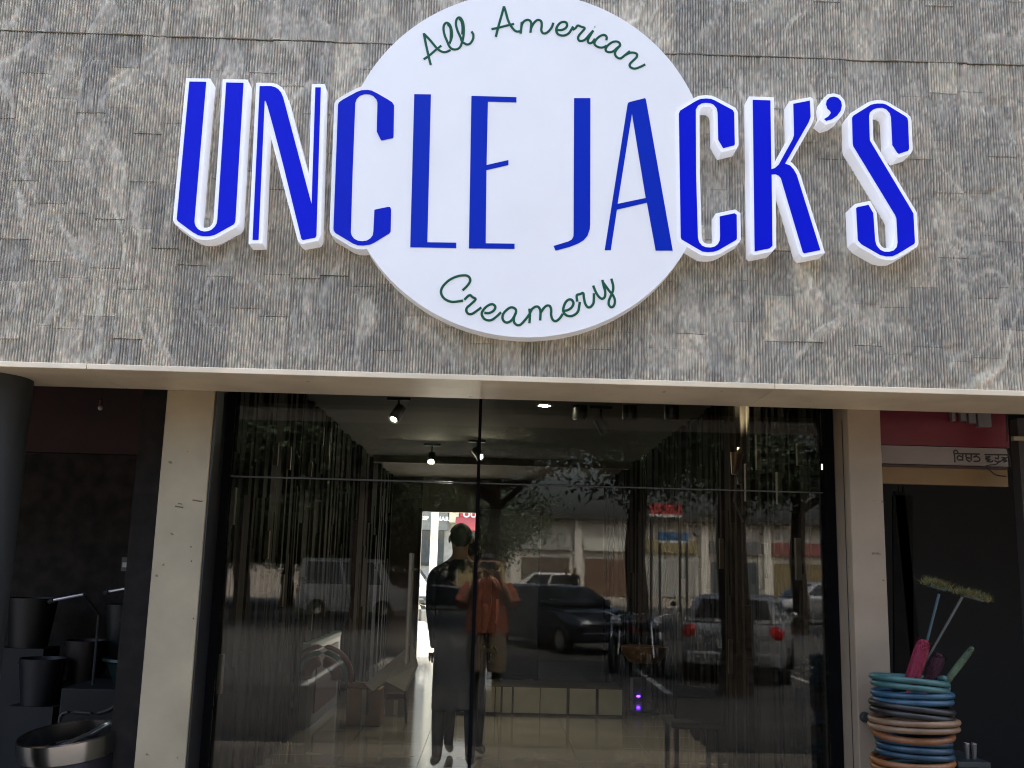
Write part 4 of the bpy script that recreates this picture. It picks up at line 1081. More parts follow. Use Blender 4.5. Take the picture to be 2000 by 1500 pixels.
vprism(prof, FLOOR + 0.001, zc).build('body', mat('counter_dark', (0.035, 0.04, 0.035), 0.35), t)
vprism([(x + 0.01, y - 0.01) for x, y in prof], zc + 0.001, zc + 0.05).build('rim', mat('counter_teal', (0.012, 0.06, 0.047), 0.4), t, bevel=0.01)
MB().box((xr_ + 0.001, yc0 + 0.45, FLOOR + 0.1), (xr_ + 0.012, yc0 + 1.7, zc - 0.05)).build('red_panel', mat('counter_red', (0.05, 0.010, 0.009), 0.5), t)
MB().tube([(xr_ - 0.3, yc0 + 0.2, zc + 0.051), (xr_ - 0.3, yc0 + 0.2, zc + 0.10)], [0.12, 0.10], 20).build('lid', mat('lid_red', (0.07, 0.014, 0.012), 0.5), t, smooth='auto')
ac = P(628, 1322, yc0 - 0.02)
for r_, nm_, cc in ((0.205, 'arched_teal_trim', (0.012, 0.075, 0.055)), (0.255, 'arched_red_trim', (0.10, 0.018, 0.013)), (0.13, 'round_red_badge', (0.075, 0.018, 0.012))):
    pts_ = [Vector((ac.x + r_ * math.cos(q), yc0 - 0.03, ac.z + r_ * math.sin(q))) for q in [math.pi * j / 20 for j in range(-1, 22)]]
    MB().tube(pts_, 0.022 if r_ > 0.2 else 0.05, 10).build(nm_, mat(nm_, cc, 0.45), t, smooth=True)
for (px, py, w, h, yo, m, lab) in ((708, 1418, 0.30, 0.32, 0.0, CARD, 'brown cardboard carton on the shop floor by the counter'), (772, 1398, 0.20, 0.15, 0.0, mat('carton_grey', (0.14, 0.12, 0.11), 0.8), 'small grey carton on the shop floor left of the doorway view')):
    p = Pz(px, py, FLOOR)
    t = thing('floor_carton', (p.x, p.y, FLOOR), lab, 'carton')
    MB().box((p.x - w / 2, p.y, FLOOR + 0.001), (p.x + w / 2, p.y + w, FLOOR + h)).build('box', m, t, bevel=0.004)
    MB().obox((p.x - 0.02, p.y + 0.06, FLOOR + h + 0.03), (w * 0.9, 0.012, 0.10), Matrix.Rotation(R(58), 3, 'X')).build('flap', m, t)
    MB().box((p.x - 0.02, p.y - 0.0015, FLOOR + 0.004), (p.x + 0.02, p.y - 0.0005, FLOOR + h - 0.005)).build('tape', mat('tape_pale', (0.4, 0.36, 0.28), 0.3), t)
# pale sheet standing in for a reflected patch of light by the counter
pts = [P(712, 1336, 4.6), P(802, 1258, 4.9), P(812, 1300, 4.9), P(790, 1350, 4.7), P(752, 1330, 4.65), P(728, 1350, 4.6)]
t = thing('reflection_sheet', (pts[0].x, 4.7, FLOOR), 'pale grey sheet standing for a reflected light patch beside the serving counter', 'sheet')
n_ = len(pts); bk = [q + Vector((0.02, 0.05, -0.004)) for q in pts]
MB().add(pts + bk, [tuple(range(n_)), tuple(range(n_, 2 * n_))[::-1]] + [(i, (i + 1) % n_, n_ + (i + 1) % n_, n_ + i) for i in range(n_)]).build('sheet', mat('sheet_grey', (0.22, 0.215, 0.205), 0.7), t)
MB().tube([pts[3] + Vector((0, 0.06, 0)), (pts[3].x, pts[3].y + 0.3, FLOOR + 0.001)], 0.012, 8).build('prop', DARK, t)
MB().tube([pts[0] + Vector((0.03, 0.06, 0)), (pts[0].x, pts[0].y + 0.3, FLOOR + 0.001)], 0.012, 8).build('prop', DARK, t)


# ================================================================== PEOPLE
def person(label, loc, rz, height, arm_l, arm_r, mats, classify, hair_m, phone=None):
    """one continuous skinned body in local space, facing -Y; arms given as (elbow, wrist, finger direction)"""
    t = thing('person', loc, label, 'person', rz=rz)
    k = height / 1.75
    V_ = []; E_ = []; Rr = []

    def add(p, r, par):
        V_.append(Vector(p) * k); Rr.append((r[0] * k, r[1] * k) if hasattr(r, '__len__') else (r * k, r * k))
        if par is not None:
            E_.append((par, len(V_) - 1))
        return len(V_) - 1
    pel = add((0, 0, 0.95), (0.15, 0.11), None)
    sp = add((0, -0.005, 1.12), (0.145, 0.105), pel)
    ch = add((0, 0.0, 1.30), (0.165, 0.115), sp)
    nb = add((0, 0.01, 1.44), (0.09, 0.075), ch)
    nk = add((0, 0.0, 1.515), 0.054, nb)
    jw = add((0, -0.02, 1.58), (0.066, 0.075), nk)
    hd = add((0, -0.015, 1.655), (0.077, 0.092), jw)
    add((0, -0.008, 1.715), (0.060, 0.072), hd)
    wr_ = []
    for sx, (el, wri, fd) in ((-1, arm_l), (1, arm_r)):
        s1 = add((sx * 0.12, 0.005, 1.40), 0.07, ch if False else nb)
        s2 = add((sx * 0.195, 0.005, 1.375), 0.058, s1)
        e = add(el, 0.041, s2); w = add(wri, 0.029, e)
        fdv = Vector(fd).normalized()
        pm = add(Vector(wri) + fdv * 0.06, (0.034, 0.022), w)
        wr_.append((Vector(wri), fdv, sx))
        h1 = add((sx * 0.095, 0.0, 0.87), 0.088, pel)
        kn = add((sx * 0.115, -0.01, 0.49), 0.056, h1)
        cf = add((sx * 0.118, 0.015, 0.33), 0.054, kn)
        an = add((sx * 0.12, 0.02, 0.085), 0.038, cf)
        add((sx * 0.135, -0.14, 0.036), (0.042, 0.030), an)
    me = bpy.data.meshes.new('person_body'); me.from_pydata([tuple(v) for v in V_], E_, [])
    o = bpy.data.objects.new('person_tmp', me); COL.objects.link(o)
    o.modifiers.new('skin', 'SKIN'); sv = me.skin_vertices[0].data
    for i, r in enumerate(Rr):
        sv[i].radius = r
    sv[0].use_root = True
    ss = o.modifiers.new('sub', 'SUBSURF'); ss.levels = 2; ss.render_levels = 2
    dg = bpy.context.evaluated_depsgraph_get(); dg.update()
    ev = bpy.data.meshes.new_from_object(o.evaluated_get(dg))
    bpy.data.objects.remove(o)
    mb = MB()
    mb.add([v.co for v in ev.vertices], [list(p.vertices) for p in ev.polygons])
    # fingers and thumb
    for wv, fd, sx in wr_:
        side = fd.cross(Vector((0, 0, 1)) if abs(fd.z) < 0.8 else Vector((0, -1, 0))).normalized(); nrm = fd.cross(side).normalized()
        for j, L in enumerate((0.065, 0.075, 0.07, 0.055)):
            b0 = wv + fd * 0.085 + side * (0.027 - 0.018 * j)
            pts = [b0, b0 + fd * L * 0.45 + nrm * 0.006, b0 + fd * L * 0.8 + nrm * 0.022, b0 + fd * L * 0.95 + nrm * 0.038]
            mb.tube([p * k for p in pts], [0.0095 * k, 0.009 * k, 0.008 * k, 0.006 * k], 8)
        b0 = wv + fd * 0.035 + side * 0.028
        mb.tube([p * k for p in (b0, b0 + fd * 0.025 + side * 0.022, b0 + fd * 0.05 + side * 0.026 + nrm * 0.012)], [0.012 * k, 0.0105 * k, 0.008 * k], 8)
    # face
    hc = Vector((0, -0.015, 1.645))
    mb.tube([p * k for p in (hc + Vector((0, -0.085, 0.022)), hc + Vector((0, -0.107, -0.016)), hc + Vector((0, -0.09, -0.024)))], [0.007 * k, 0.014 * k, 0.009 * k], 8)
    for sx in (-1, 1):
        mb.ball((hc + Vector((sx * 0.082, 0.01, -0.002))) * k, (0.010 * k, 0.02 * k, 0.03 * k), 8)
        mb.ball((hc + Vector((sx * 0.03, -0.083, 0.018))) * k, (0.013 * k, 0.009 * k, 0.008 * k), 8)
    mb.ball((hc + Vector((0, -0.083, -0.052))) * k, (0.024 * k, 0.009 * k, 0.006 * k), 8)
    bo = mb.build('body', mats, t, smooth=True, local=True)
    for p in bo.data.polygons:
        p.material_index = classify(p.center / k)
    hm = MB(); n = 18
    hr = MB().ball((0, 0, 0), 1, 18)
    vs = []
    for v in hr.v:
        w = Vector((v.x * 0.087, v.y * 0.098 + 0.014, v.z * 0.098 + 0.022))
        if v.y < 0.25 and v.z < 0.25:
            w = Vector((v.x * 0.066, max(v.y, -0.2) * 0.06 + 0.03, max(v.z, -0.2) * 0.05 + 0.035))
        elif v.z < -0.75:
            w = Vector((v.x * 0.06, 0.06, -0.06))
        vs.append((w + hc) * k)
    hm.add(vs, hr.f)
    hm.build('hair', hair_m, t, smooth=True, local=True)
    if phone:
        MB().obox(Vector(phone) * k, (0.145, 0.009, 0.072)).build('phone', BLACK, t, local=True, bevel=0.004)
    return t


SKIN = mat('skin', (0.30, 0.17, 0.10), 0.55, 0, 0.08, 4)
HAIR = mat('hair_black', (0.012, 0.010, 0.009), 0.6)
SHOE = mat('shoe', (0.03, 0.03, 0.035), 0.6)


def cl_inside(p):
    if p.z < 0.10: return 3
    if p.z < 0.96: return 2
    if p.z > 1.475: return 0
    if abs(p.x) > 0.24 and p.z < 1.24: return 0
    if p.z > 1.24 and p.y < -0.12 : return 0
    return 1


pi_ = P(893, 1250, 2.95)
person('backlit man in a long dark kurta seen from behind inside the shop', (pi_.x, 2.95, FLOOR + 0.002), R(186), P(880, 1020, 2.95).z - FLOOR - 0.02,
       ((-0.205, 0.02, 1.13), (-0.175, -0.05, 0.90), (0.05, -0.1, -1)), ((0.205, 0.02, 1.13), (0.175, -0.05, 0.90), (-0.05, -0.1, -1)),
       [SKIN, mat('dark_shirt', (0.006, 0.008, 0.008), 0.85), mat('dark_trousers', (0.006, 0.006, 0.008), 0.85), SHOE], cl_inside, HAIR)


pj_ = P(912, 1250, 3.45)
person('shorter backlit person in dark clothes close beside the man in the kurta', (pj_.x, 3.45, FLOOR + 0.002), R(170), P(912, 1043, 3.45).z - FLOOR - 0.02,
       ((-0.22, 0.02, 1.13), (-0.19, -0.05, 0.90), (0.05, -0.1, -1)), ((0.22, 0.02, 1.13), (0.19, -0.05, 0.90), (-0.05, -0.1, -1)),
       [SKIN, MATS['dark_shirt'], MATS['dark_trousers'], SHOE], cl_inside, HAIR)
man_in = [o for o in bpy.data.objects if o.name.startswith('person') and 'backlit' in o.get('label', '')][0]
kp = [(0.165, 0.125, 0.42), (0.165, 0.125, 0.62), (0.165, 0.12, 0.85), (0.165, 0.122, 1.0), (0.175, 0.128, 1.2), (0.205, 0.125, 1.33), (0.20, 0.105, 1.415), (0.115, 0.088, 1.462), (0.068, 0.072, 1.488)]
kv = []; kn_ = 26
for a, b, zz in kp:
    for j in range(kn_):
        q = 2 * math.pi * j / kn_
        wob = 1 + (0.035 * math.sin(5 * q + zz * 3) if zz < 0.9 else 0)
        kv.append((a * wob * math.cos(q), b * wob * math.sin(q), zz))
MB().add(kv, [(i * kn_ + j, i * kn_ + (j + 1) % kn_, (i + 1) * kn_ + (j + 1) % kn_, (i + 1) * kn_ + j) for i in range(len(kp) - 1) for j in range(kn_)]).build('kurta', MATS['dark_shirt'], man_in, smooth=True, local=True)


def cl_photo(p):
    if p.z < 0.075: return 3
    if p.z < 0.52: return 4
    if p.z < 0.98: return 2
    if p.z > 1.475: return 0
    if p.y < -0.14: return 0
    return 1


person('man in orange tee and khaki shorts photographing the shop, mirrored in its glass', (-0.03, -4.90, 0.002), R(180), 1.72,
       ((-0.30, -0.08, 1.17), (-0.11, -0.20, 1.53), (0.25, -0.35, 0.9)), ((0.30, -0.08, 1.17), (0.11, -0.20, 1.53), (-0.25, -0.35, 0.9)),
       [SKIN, mat('orange_tee', (0.20, 0.05, 0.022), 0.85), mat('khaki_shorts', (0.13, 0.10, 0.065), 0.9), SHOE, mat('dark_legs', (0.02, 0.018, 0.018), 0.8)], cl_photo, HAIR, phone=(0.0, -0.245, 1.63))  # lower legs take one even dark colour

photog = [o for o in bpy.data.objects if o.name.startswith('person') and 'orange tee' in o.get('label', '')][0]


def shell(prof, n=28, fold=0.03):
    vs = []
    for a, b, cx0, zz in prof:
        for j in range(n):
            q = 2 * math.pi * j / n
            w = 1 + fold * math.sin(6 * q + zz * 9) * (1.3 - min(zz, 1.3))
            vs.append((cx0 + a * w * math.cos(q), b * w * math.sin(q), zz))
    return MB().add(vs, [(i * n + j, i * n + (j + 1) % n, (i + 1) * n + (j + 1) % n, (i + 1) * n + j) for i in range(len(prof) - 1) for j in range(n)])


shell([(0.235, 0.14, 0, 0.90), (0.23, 0.145, 0, 1.05), (0.225, 0.145, 0, 1.2), (0.235, 0.135, 0, 1.32), (0.20, 0.11, 0, 1.40), (0.11, 0.09, 0, 1.44), (0.066, 0.072, 0, 1.465)], fold=0.05).build('tee_shirt', MATS['orange_tee'], photog, smooth=True, local=True)
for sx in (-1, 1):
    shell([(0.105, 0.125, sx * 0.115, 0.50), (0.105, 0.125, sx * 0.112, 0.65), (0.11, 0.13, sx * 0.10, 0.80), (0.10, 0.13, sx * 0.085, 0.93)], 18, 0.06).build('short_leg', MATS['khaki_shorts'], photog, smooth=True, local=True)
    MB().tube([(sx * 0.185, 0, 1.385), (sx * 0.245, -0.03, 1.29), (sx * 0.285, -0.07, 1.20)], [0.075, 0.078, 0.08], 14, caps=False).build('sleeve', MATS['orange_tee'], photog, smooth=True, local=True)

# ================================================================== THE STREET (seen mirrored in the shop glass)
GZ = -0.134


def car(label, loc, rz, paint, L=3.7, W=1.62, H=1.48, van=False):
    t = thing('parked_car', loc, label, 'car', rz=rz)
    hw = W / 2; x0, x1 = -L / 2, L / 2
    st = [(x0, .42, .80, .80), (x0 + .06, .30, .93, .93), (x0 + .3, .22, .97, .985), (x0 + 1.0, .20, .98, 1.0), (0, .20, .97, 1.0), (x1 - 1.2, .20, .95, 1.0), (x1 - .5, .21, .84, .985), (x1 - .12, .26, .74, .93), (x1, .38, .62, .82)]
    if van:
        st = [(x, zb, max(zt, .95), w) for x, zb, zt, w in st]
    vs = []; n = 10
    for x, zb, zt, w in st:
        h = hw * w
        ring = [(-h * .88, zb), (-h * .98, zb + .12), (-h, zb + (zt - zb) * .55), (-h * .985, zt - .05), (-h * .93, zt), (h * .93, zt), (h * .985, zt - .05), (h, zb + (zt - zb) * .55), (h * .98, zb + .12), (h * .88, zb)]
        vs += [(x, y, z) for y, z in ring]
    fs = [(i * n + k, i * n + (k + 1) % n, (i + 1) * n + (k + 1) % n, (i + 1) * n + k) for i in range(len(st) - 1) for k in range(n)] + [tuple(range(n)), tuple((len(st) - 1) * n + k for k in range(n))[::-1]]
    MB().add(vs, fs).build('body', paint, t, smooth='auto', local=True)
    cb0, cb1, cr0, cr1 = (x0 + .08, x1 - .95, x0 + .38, x1 - 1.65) if not van else (x0 + .05, x1 - .35, x0 + .12, x1 - .8)
    zb, zt = .955, H
    b, r = hw * .93, hw * .76
    cab = [(cb0, -b, zb), (cb1, -b, zb), (cb1, b, zb), (cb0, b, zb), (cr0, -r, zt - .04), (cr1, -r, zt - .04), (cr1, r, zt - .04), (cr0, r, zt - .04), (cr0 + .12, -r * .85, zt), (cr1 - .14, -r * .85, zt), (cr1 - .14, r * .85, zt), (cr0 + .12, r * .85, zt)]
    MB().add(cab, [(0, 1, 5, 4), (1, 2, 6, 5), (2, 3, 7, 6), (3, 0, 4, 7), (4, 5, 9, 8), (5, 6, 10, 9), (6, 7, 11, 10), (7, 4, 8, 11), (8, 9, 10, 11)]).build('cabin', paint, t, smooth='auto', local=True)
    A = [Vector(v) for v in cab]

    def quad(i, j, k2, l2, u0, u1, v0, v1, name, out):
        def pt(u, v):
            lo = A[i].lerp(A[j], u); hi = A[l2].lerp(A[k2], u); return lo.lerp(hi, v)
        q = [pt(u0, v0), pt(u1, v0), pt(u1, v1), pt(u0, v1)]
        nn = (q[1] - q[0]).cross(q[3] - q[0]).normalized()
        if nn.dot(Vector(out)) < 0: nn = -nn
        MB().add([p + nn * .004 for p in q] + [p + nn * .012 for p in q], [(0, 1, 2, 3), (4, 5, 6, 7), (0, 1, 5, 4), (1, 2, 6, 5), (2, 3, 7, 6), (3, 0, 4, 7)]).build(name, CARGLASS, t, local=True)
    for side, (i, j, k2, l2, o) in (('a', (0, 1, 5, 4, (0, -1, 0))), ('b', (3, 2, 6, 7, (0, 1, 0)))):
        quad(i, j, k2, l2, .07, .47, .1, .9, 'side_window', o); quad(i, j, k2, l2, .51, .90, .1, .9, 'side_window', o)
    quad(1, 2, 6, 5, .08, .92, .08, .94, 'windscreen', (1, 0, 0)); quad(0, 3, 7, 4, .10, .90, .15, .92, 'rear_window', (-1, 0, 0))
    for sx in (x0 + .68, x1 - .66):
        for sy in (-1, 1):
            w = MB(); Mw = Matrix.Rotation(R(90), 3, 'X')
            w.lathe([(.17, -.09), (.27, -.095), (.29, -.06), (.29, .06), (.27, .095), (.17, .09)], (sx, sy * (hw - .08), .29), 26, Mw)
            wo = w.build('wheel', RUBBER, t, smooth='auto', local=True)
            MB().lathe([(0, -.07), (.17, -.085), (.17, .085), (0, .07)], (sx, sy * (hw - .08), .29), 20, Mw).build('rim', STEEL, wo, smooth='auto', local=True)
    for sy in (-1, 1):
        MB().ball((x0 + .05, sy * hw * .80, .80), (.07, .13, .12), 12).build('tail_light', mat('tail_red', (0.55, 0.02, 0.02), 0.15), t, smooth=True, local=True)
        MB().ball((x1 - .10, sy * hw * .70, .62), (.10, .16, .08), 12).build('headlight', mat('head_clear', (0.7, 0.72, 0.75), 0.1), t, smooth=True, local=True)
        MB().ball((cb1 - .35, sy * (hw + .05), 1.0), (.05, .07, .06), 8).build('mirror', paint, t, smooth=True, local=True)
    MB().box((x0 - .03, -hw * .86, .30), (x0 + .12, hw * .86, .50)).build('rear_bumper', paint, t, local=True, bevel=.03)
    MB().box((x1 - .14, -hw * .84, .28), (x1 + .02, hw * .84, .46)).build('front_bumper', paint, t, local=True, bevel=.03)
    MB().box((x0 - .036, -.24, .56), (x0 - .0, .24, .68)).build('number_plate', PAPER, t, local=True)
    return t


SILVER = mat('paint_silver', (0.42, 0.43, 0.44), 0.28, 0.6, 0.03, coat=0.5)
CWHITE = mat('paint_white', (0.72, 0.72, 0.70), 0.3, 0, 0.03, coat=0.5)
CDARK = mat('paint_dark', (0.02, 0.025, 0.035), 0.25, 0.2, 0.05, coat=0.5)
p = V(1440, 1300, 16.2); car('silver sedan parked tail-first towards the shop', (p.x + 0.5, p.y - 1.7, GZ), R(-72), SILVER, 4.0, 1.65, 1.36)
p = V(1100, 1265, 21); car('low black car parked nose-in, mirrored right of the photographer', (p.x, p.y - 1.6, GZ), R(60), CDARK, 3.9, 1.65, 1.34)
p = V(1048, 1170, 46); car('white hatchback parked side-on across the street', (p.x, p.y, GZ), R(180), CWHITE, 3.7, 1.6, 1.5)
p = V(690, 1160, 33); car('white van parked far across the street at left', (p.x, p.y, GZ), R(0), CWHITE, 3.4, 1.6, 1.85, True)
p = V(840, 1170, 40); car('dark car parked across the street beside the white hatchback', (p.x, p.y, GZ), R(0), CDARK, 3.9, 1.65, 1.45)
p = V(1590, 1190, 36); car('silver car parked farther down the street at right', (p.x, p.y, GZ), R(170), SILVER, 3.9, 1.65, 1.45)


def motorbike(label, loc, rz, colm, first=None):
    if first is not None:
        t = copy_tree(first); t.location = loc; t.rotation_euler = (0, 0, rz); t['label'] = label
        return t
    t = thing('motorbike', loc, label, 'motorbike', 'parked motorbikes', rz=rz)
    Mw = Matrix.Rotation(R(90), 3, 'X')
    for x in (-.62, .62):
        w = MB().lathe([(.25, -.04), (.29, -.045), (.31, 0), (.29, .045), (.25, .04), (.25, -.04)], (x, 0, .31), 26, Mw).build('wheel', RUBBER, t, smooth='auto', local=True)
        sp_ = MB()
        for k in range(8):
            q = math.pi * k / 8
            sp_.tube([(x - .25 * math.cos(q), 0, .31 - .25 * math.sin(q)), (x + .25 * math.cos(q), 0, .31 + .25 * math.sin(q))], .006, 5)
        sp_.build('spokes', STEEL, w, local=True)
    MB().tube([(.62, .07, .31), (.42, .07, .86)], .022, 8).tube([(.62, -.07, .31), (.42, -.07, .86)], .022, 8).build('fork', CHROME, t, smooth='auto', local=True)
    MB().tube([(.40, 0, .8), (.1, 0, .45), (-.2, 0, .40), (-.62, 0, .31)], .03, 8).tube([(.40, 0, .8), (-.2, 0, .72), (-.62, 0, .70)], .028, 8).build('frame', BLACK, t, smooth='auto', local=True)
    MB().ball((.16, 0, .80), (.27, .14, .13), 16).build('tank', colm, t, smooth=True, local=True)
    MB().box((-.62, -.12, .73), (-.05, .12, .82)).build('seat', RUBBER, t, local=True, bevel=.03)
    MB().box((-.18, -.13, .33), (.22, .13, .60)).build('engine', mat('engine_grey', (.16, .16, .16), .4, .7), t, local=True, bevel=.03)
    MB().tube([(-.1, -.16, .34), (-.5, -.18, .36), (-.85, -.18, .42)], [.025, .04, .035], 10).build('exhaust', CHROME, t, smooth='auto', local=True)
    MB().tube([(.33, -.36, .98), (.40, -.2, 1.0), (.41, 0, .93), (.40, .2, 1.0), (.33, .36, .98)], .014, 8).build('handlebar', CHROME, t, smooth='auto', local=True)
    MB().ball((.52, 0, .86), (.09, .10, .10), 12).build('headlight', mat('head_clear', (.7, .72, .75), .1), t, smooth=True, local=True)
    MB().box((-.80, -.06, .60), (-.60, .06, .72)).build('tail_lamp', MATS['tail_red'], t, local=True, bevel=.02)
    for sy in (-1, 1):
        m_ = MB().tube([(.36, sy * .25, 1.0), (.33, sy * .33, 1.15)], .006, 6).ball((.33, sy * .34, 1.18), (.015, .06, .045), 8).build('mirror', BLACK, t, smooth=True, local=True)
    return t


MB0 = None
for k, (px, py, d, rz, lab) in enumerate(((1215, 1282, 18.0, 110, 'dark motorbike parked beside the low black car, left of two'), (1268, 1285, 17.6, 85, 'dark motorbike parked beside the silver sedan, right of two'))):
    p = V(px, py, d)
    o = motorbike(lab, (p.x, p.y, GZ), R(rz), CDARK, MB0)
    MB0 = MB0 or o


def leaf_mesh(seed, n, rx, rz_, size):
    rs_ = np.random.RandomState(seed)
    cl_ = rs_.normal(size=(46, 3)); cl_ /= np.linalg.norm(cl_, axis=1)[:, None]; cl_ *= (rs_.uniform(0.35, 0.95, 46) ** 0.6)[:, None]
    idx = rs_.randint(0, 46, n)
    c = cl_[idx] + rs_.normal(scale=0.17, size=(n, 3))
    c *= np.array([rx, rx, rz_])
    a = rs_.normal(size=(n, 3)); a /= np.linalg.norm(a, axis=1)[:, None]
    b = np.cross(a, rs_.normal(size=(n, 3))); b /= np.linalg.norm(b, axis=1)[:, None]
    s_ = rs_.uniform(0.6, 1.3, (n, 1)) * size
    v = np.concatenate([c - a * s_, c + b * s_ * .45, c + a * s_, c - b * s_ * .45], 1).reshape(-1, 3)
    me = bpy.data.meshes.new('crown'); me.from_pydata(v.tolist(), [], np.arange(4 * n).reshape(-1, 4).tolist()); me.materials.append(LEAF)
    return me


CROWNS = [leaf_mesh(1, 24000, 4.4, 2.3, 0.10), leaf_mesh(2, 24000, 4.6, 2.1, 0.10)]


def tree(label, loc, r, hb, crown, k, zc):
    t = thing('street_tree', loc, label, 'tree', 'trees along the street')
    rr = random.Random(k)
    trunk = MB().tube(spline([(0, 0, -.02), (.05, .03, .8), (-.04, .05, hb * .6), (.06, 0, hb), (.02, .02, hb + 1.6)], 4), [r * 1.25, r * 1.05, r, r * .97, r * .95, r * .95, r * .92, r * .9, r * .9, r * .88, r * .85, r * .8, r * .75, r * .7, r * .6, r * .5, r * .4], 14)
    tr_ = trunk.build('trunk', BARK, t, smooth='auto', local=True)
    for j in range(6):
        q = j * 1.05 + rr.random(); e = Vector((math.cos(q) * 2.6, math.sin(q) * 2.6, hb + rr.uniform(1.0, 2.2)))
        MB().tube([(0, 0, hb - .1 + j * .15), e * .5 + Vector((0, 0, hb * .5 + .25)), e], [r * .5, r * .32, r * .12], 8).build('limb', BARK, tr_, smooth='auto', local=True)
    c = inst(crown, 'crown', t, (0, 0, zc), (1, 1, 1), (0, 0, rr.uniform(0, 6)))
    return t


for k, (px, d, r, zc, lab) in enumerate(((1432, 14.2, .23, 6.4, 'dark near tree trunk mirrored at the right of the glass'), (1242, 26, .29, 5.9, 'brown tree trunk mirrored right of centre'), (700, 27, .25, 6.0, 'tree mirrored at the left of the glass'), (960, 33, .25, 6.9, 'tree mirrored behind the white hatchback'),
                                         (1560, 30, .25, 6.1, 'tree mirrored at the far right of the glass'), (470, 30, .25, 6.1, 'tree mirrored at the far left of the glass'), (560, 40, .25, 3.6, 'low dark tree mirrored at left beyond the white van'), (740, 44, .25, 3.7, 'low dark tree mirrored left of centre'), (880, 46, .25, 3.6, 'low dark tree mirrored just left of the dark car'), (380, 38, .25, 3.6, 'low dark tree mirrored behind the left wall cladding'))):
    p = V(px, 1150, d)
    tree(lab, (p.x, p.y, GZ), r, 3.6 if zc > 5 else 1.6, CROWNS[k % 2], k, zc)

# market building across the street
mbk = thing('market_building', (4, -58, 0), 'long pale market building across the street with awnings', 'building')
MB().box((-3, -64, GZ), (40, -58, 4.6)).build('wall', mat('pale_plaster', (0.58, 0.56, 0.50), 0.9, 0, 0.12, 0.6), mbk)
MB().box((-3.5, -64.5, 4.601), (40.5, -57.2, 4.95)).build('roof_slab', CONC, mbk)
rb = random.Random(12)
cols = [(0.24, 0.19, 0.09), (0.10, 0.08, 0.06), (0.13, 0.08, 0.05), (0.30, 0.30, 0.28), (0.05, 0.06, 0.07), (0.18, 0.14, 0.07)]
for k in range(11):
    x = -2.8 + k * 4.0
    MB().box((x, -57.99, GZ), (x + 0.45, -57.6, 4.6)).build('column', mat('column_white', (0.55, 0.53, 0.48), 0.9), mbk)
    MB().box((x + 0.7, -57.99, GZ + 0.1), (x + 3.7, -57.9, 2.2)).build('shutter', mat('shutter_%d' % (k % 6), cols[k % 6], 0.7), mbk)
    MB().box((x + 0.6, -57.99, 2.7), (x + 3.8, -57.7, 3.5)).build('shop_sign', mat('far_sign_%d' % (k % 5), [(0.20, 0.07, 0.06), (0.30, 0.30, 0.28), (0.5, 0.5, 0.45), (0.24, 0.2, 0.1), (0.12, 0.12, 0.12)][k % 5], 0.6), mbk)
for (px, py, w, h, d, col, lab) in ((1315, 1050, 58, 20, 40, (0.04, 0.12, 0.25), 'blue awning of a kiosk mirrored at right'), (1300, 997, 62, 26, 38, (0.42, 0.05, 0.05), 'red and white hoarding mirrored above the blue awning')):
    p = V(px, py, d); sx_ = d / FPX
    t = thing('street_hoarding', (p.x, p.y, GZ), lab, 'hoarding')
    w2, h2 = w * sx_ / 2, h * sx_ / 2
    MB().box((p.x - w2, p.y - .05, p.z - h2), (p.x + w2, p.y + .05, p.z + h2)).build('panel', mat('hoard_' + str(px), col, 0.6), t)
    MB().box((p.x - w2, p.y + .052, p.z - h2), (p.x + w2, p.y + .07, p.z - h2 * .6)).build('stripe', PAPER, t)
    for s_ in (-1, 1):
        MB().tube([(p.x + s_ * w2 * .9, p.y, GZ), (p.x + s_ * w2 * .9, p.y, p.z - h2)], .05, 8).build('post', DARK, t)

for k, (px, d, lab) in enumerate(((1106, 44, 'person in dark clothes walking by the mirrored white car, left of the pair'), (1122, 44, 'person in dark clothes walking by the mirrored white car, right of the pair'))):
    p = V(px, 1170, d)
    person(lab, (p.x, p.y, GZ), R(180 + 30 * k), 1.68 + .06 * k, ((-0.24, 0.03, 1.13), (-0.24, -0.06, 0.90), (0.05, -0.1, -1)), ((0.24, 0.03, 1.13), (0.24, -0.10, 0.90), (-0.05, -0.1, -1)),
           [SKIN, MATS['dark_shirt'], MATS['dark_trousers'], SHOE], cl_inside, HAIR)

# ================================================================== THE LANE BEHIND THE SHOP (seen through the open rear doorway)
YB = 30.0
bb = thing('lane_shop', (P(870, 1050, YB).x, YB, 0.08), 'shop across the rear lane with grey and red signboards', 'building')


def bbox(px0, px1, py0, py1, name, m, y=YB, t_=0.3, parent=bb):
    a, b = P(px0, py1, y), P(px1, py0, y)
    return MB().box((a.x, y, a.z), (b.x, y + t_, b.z)).build(name, m, parent)


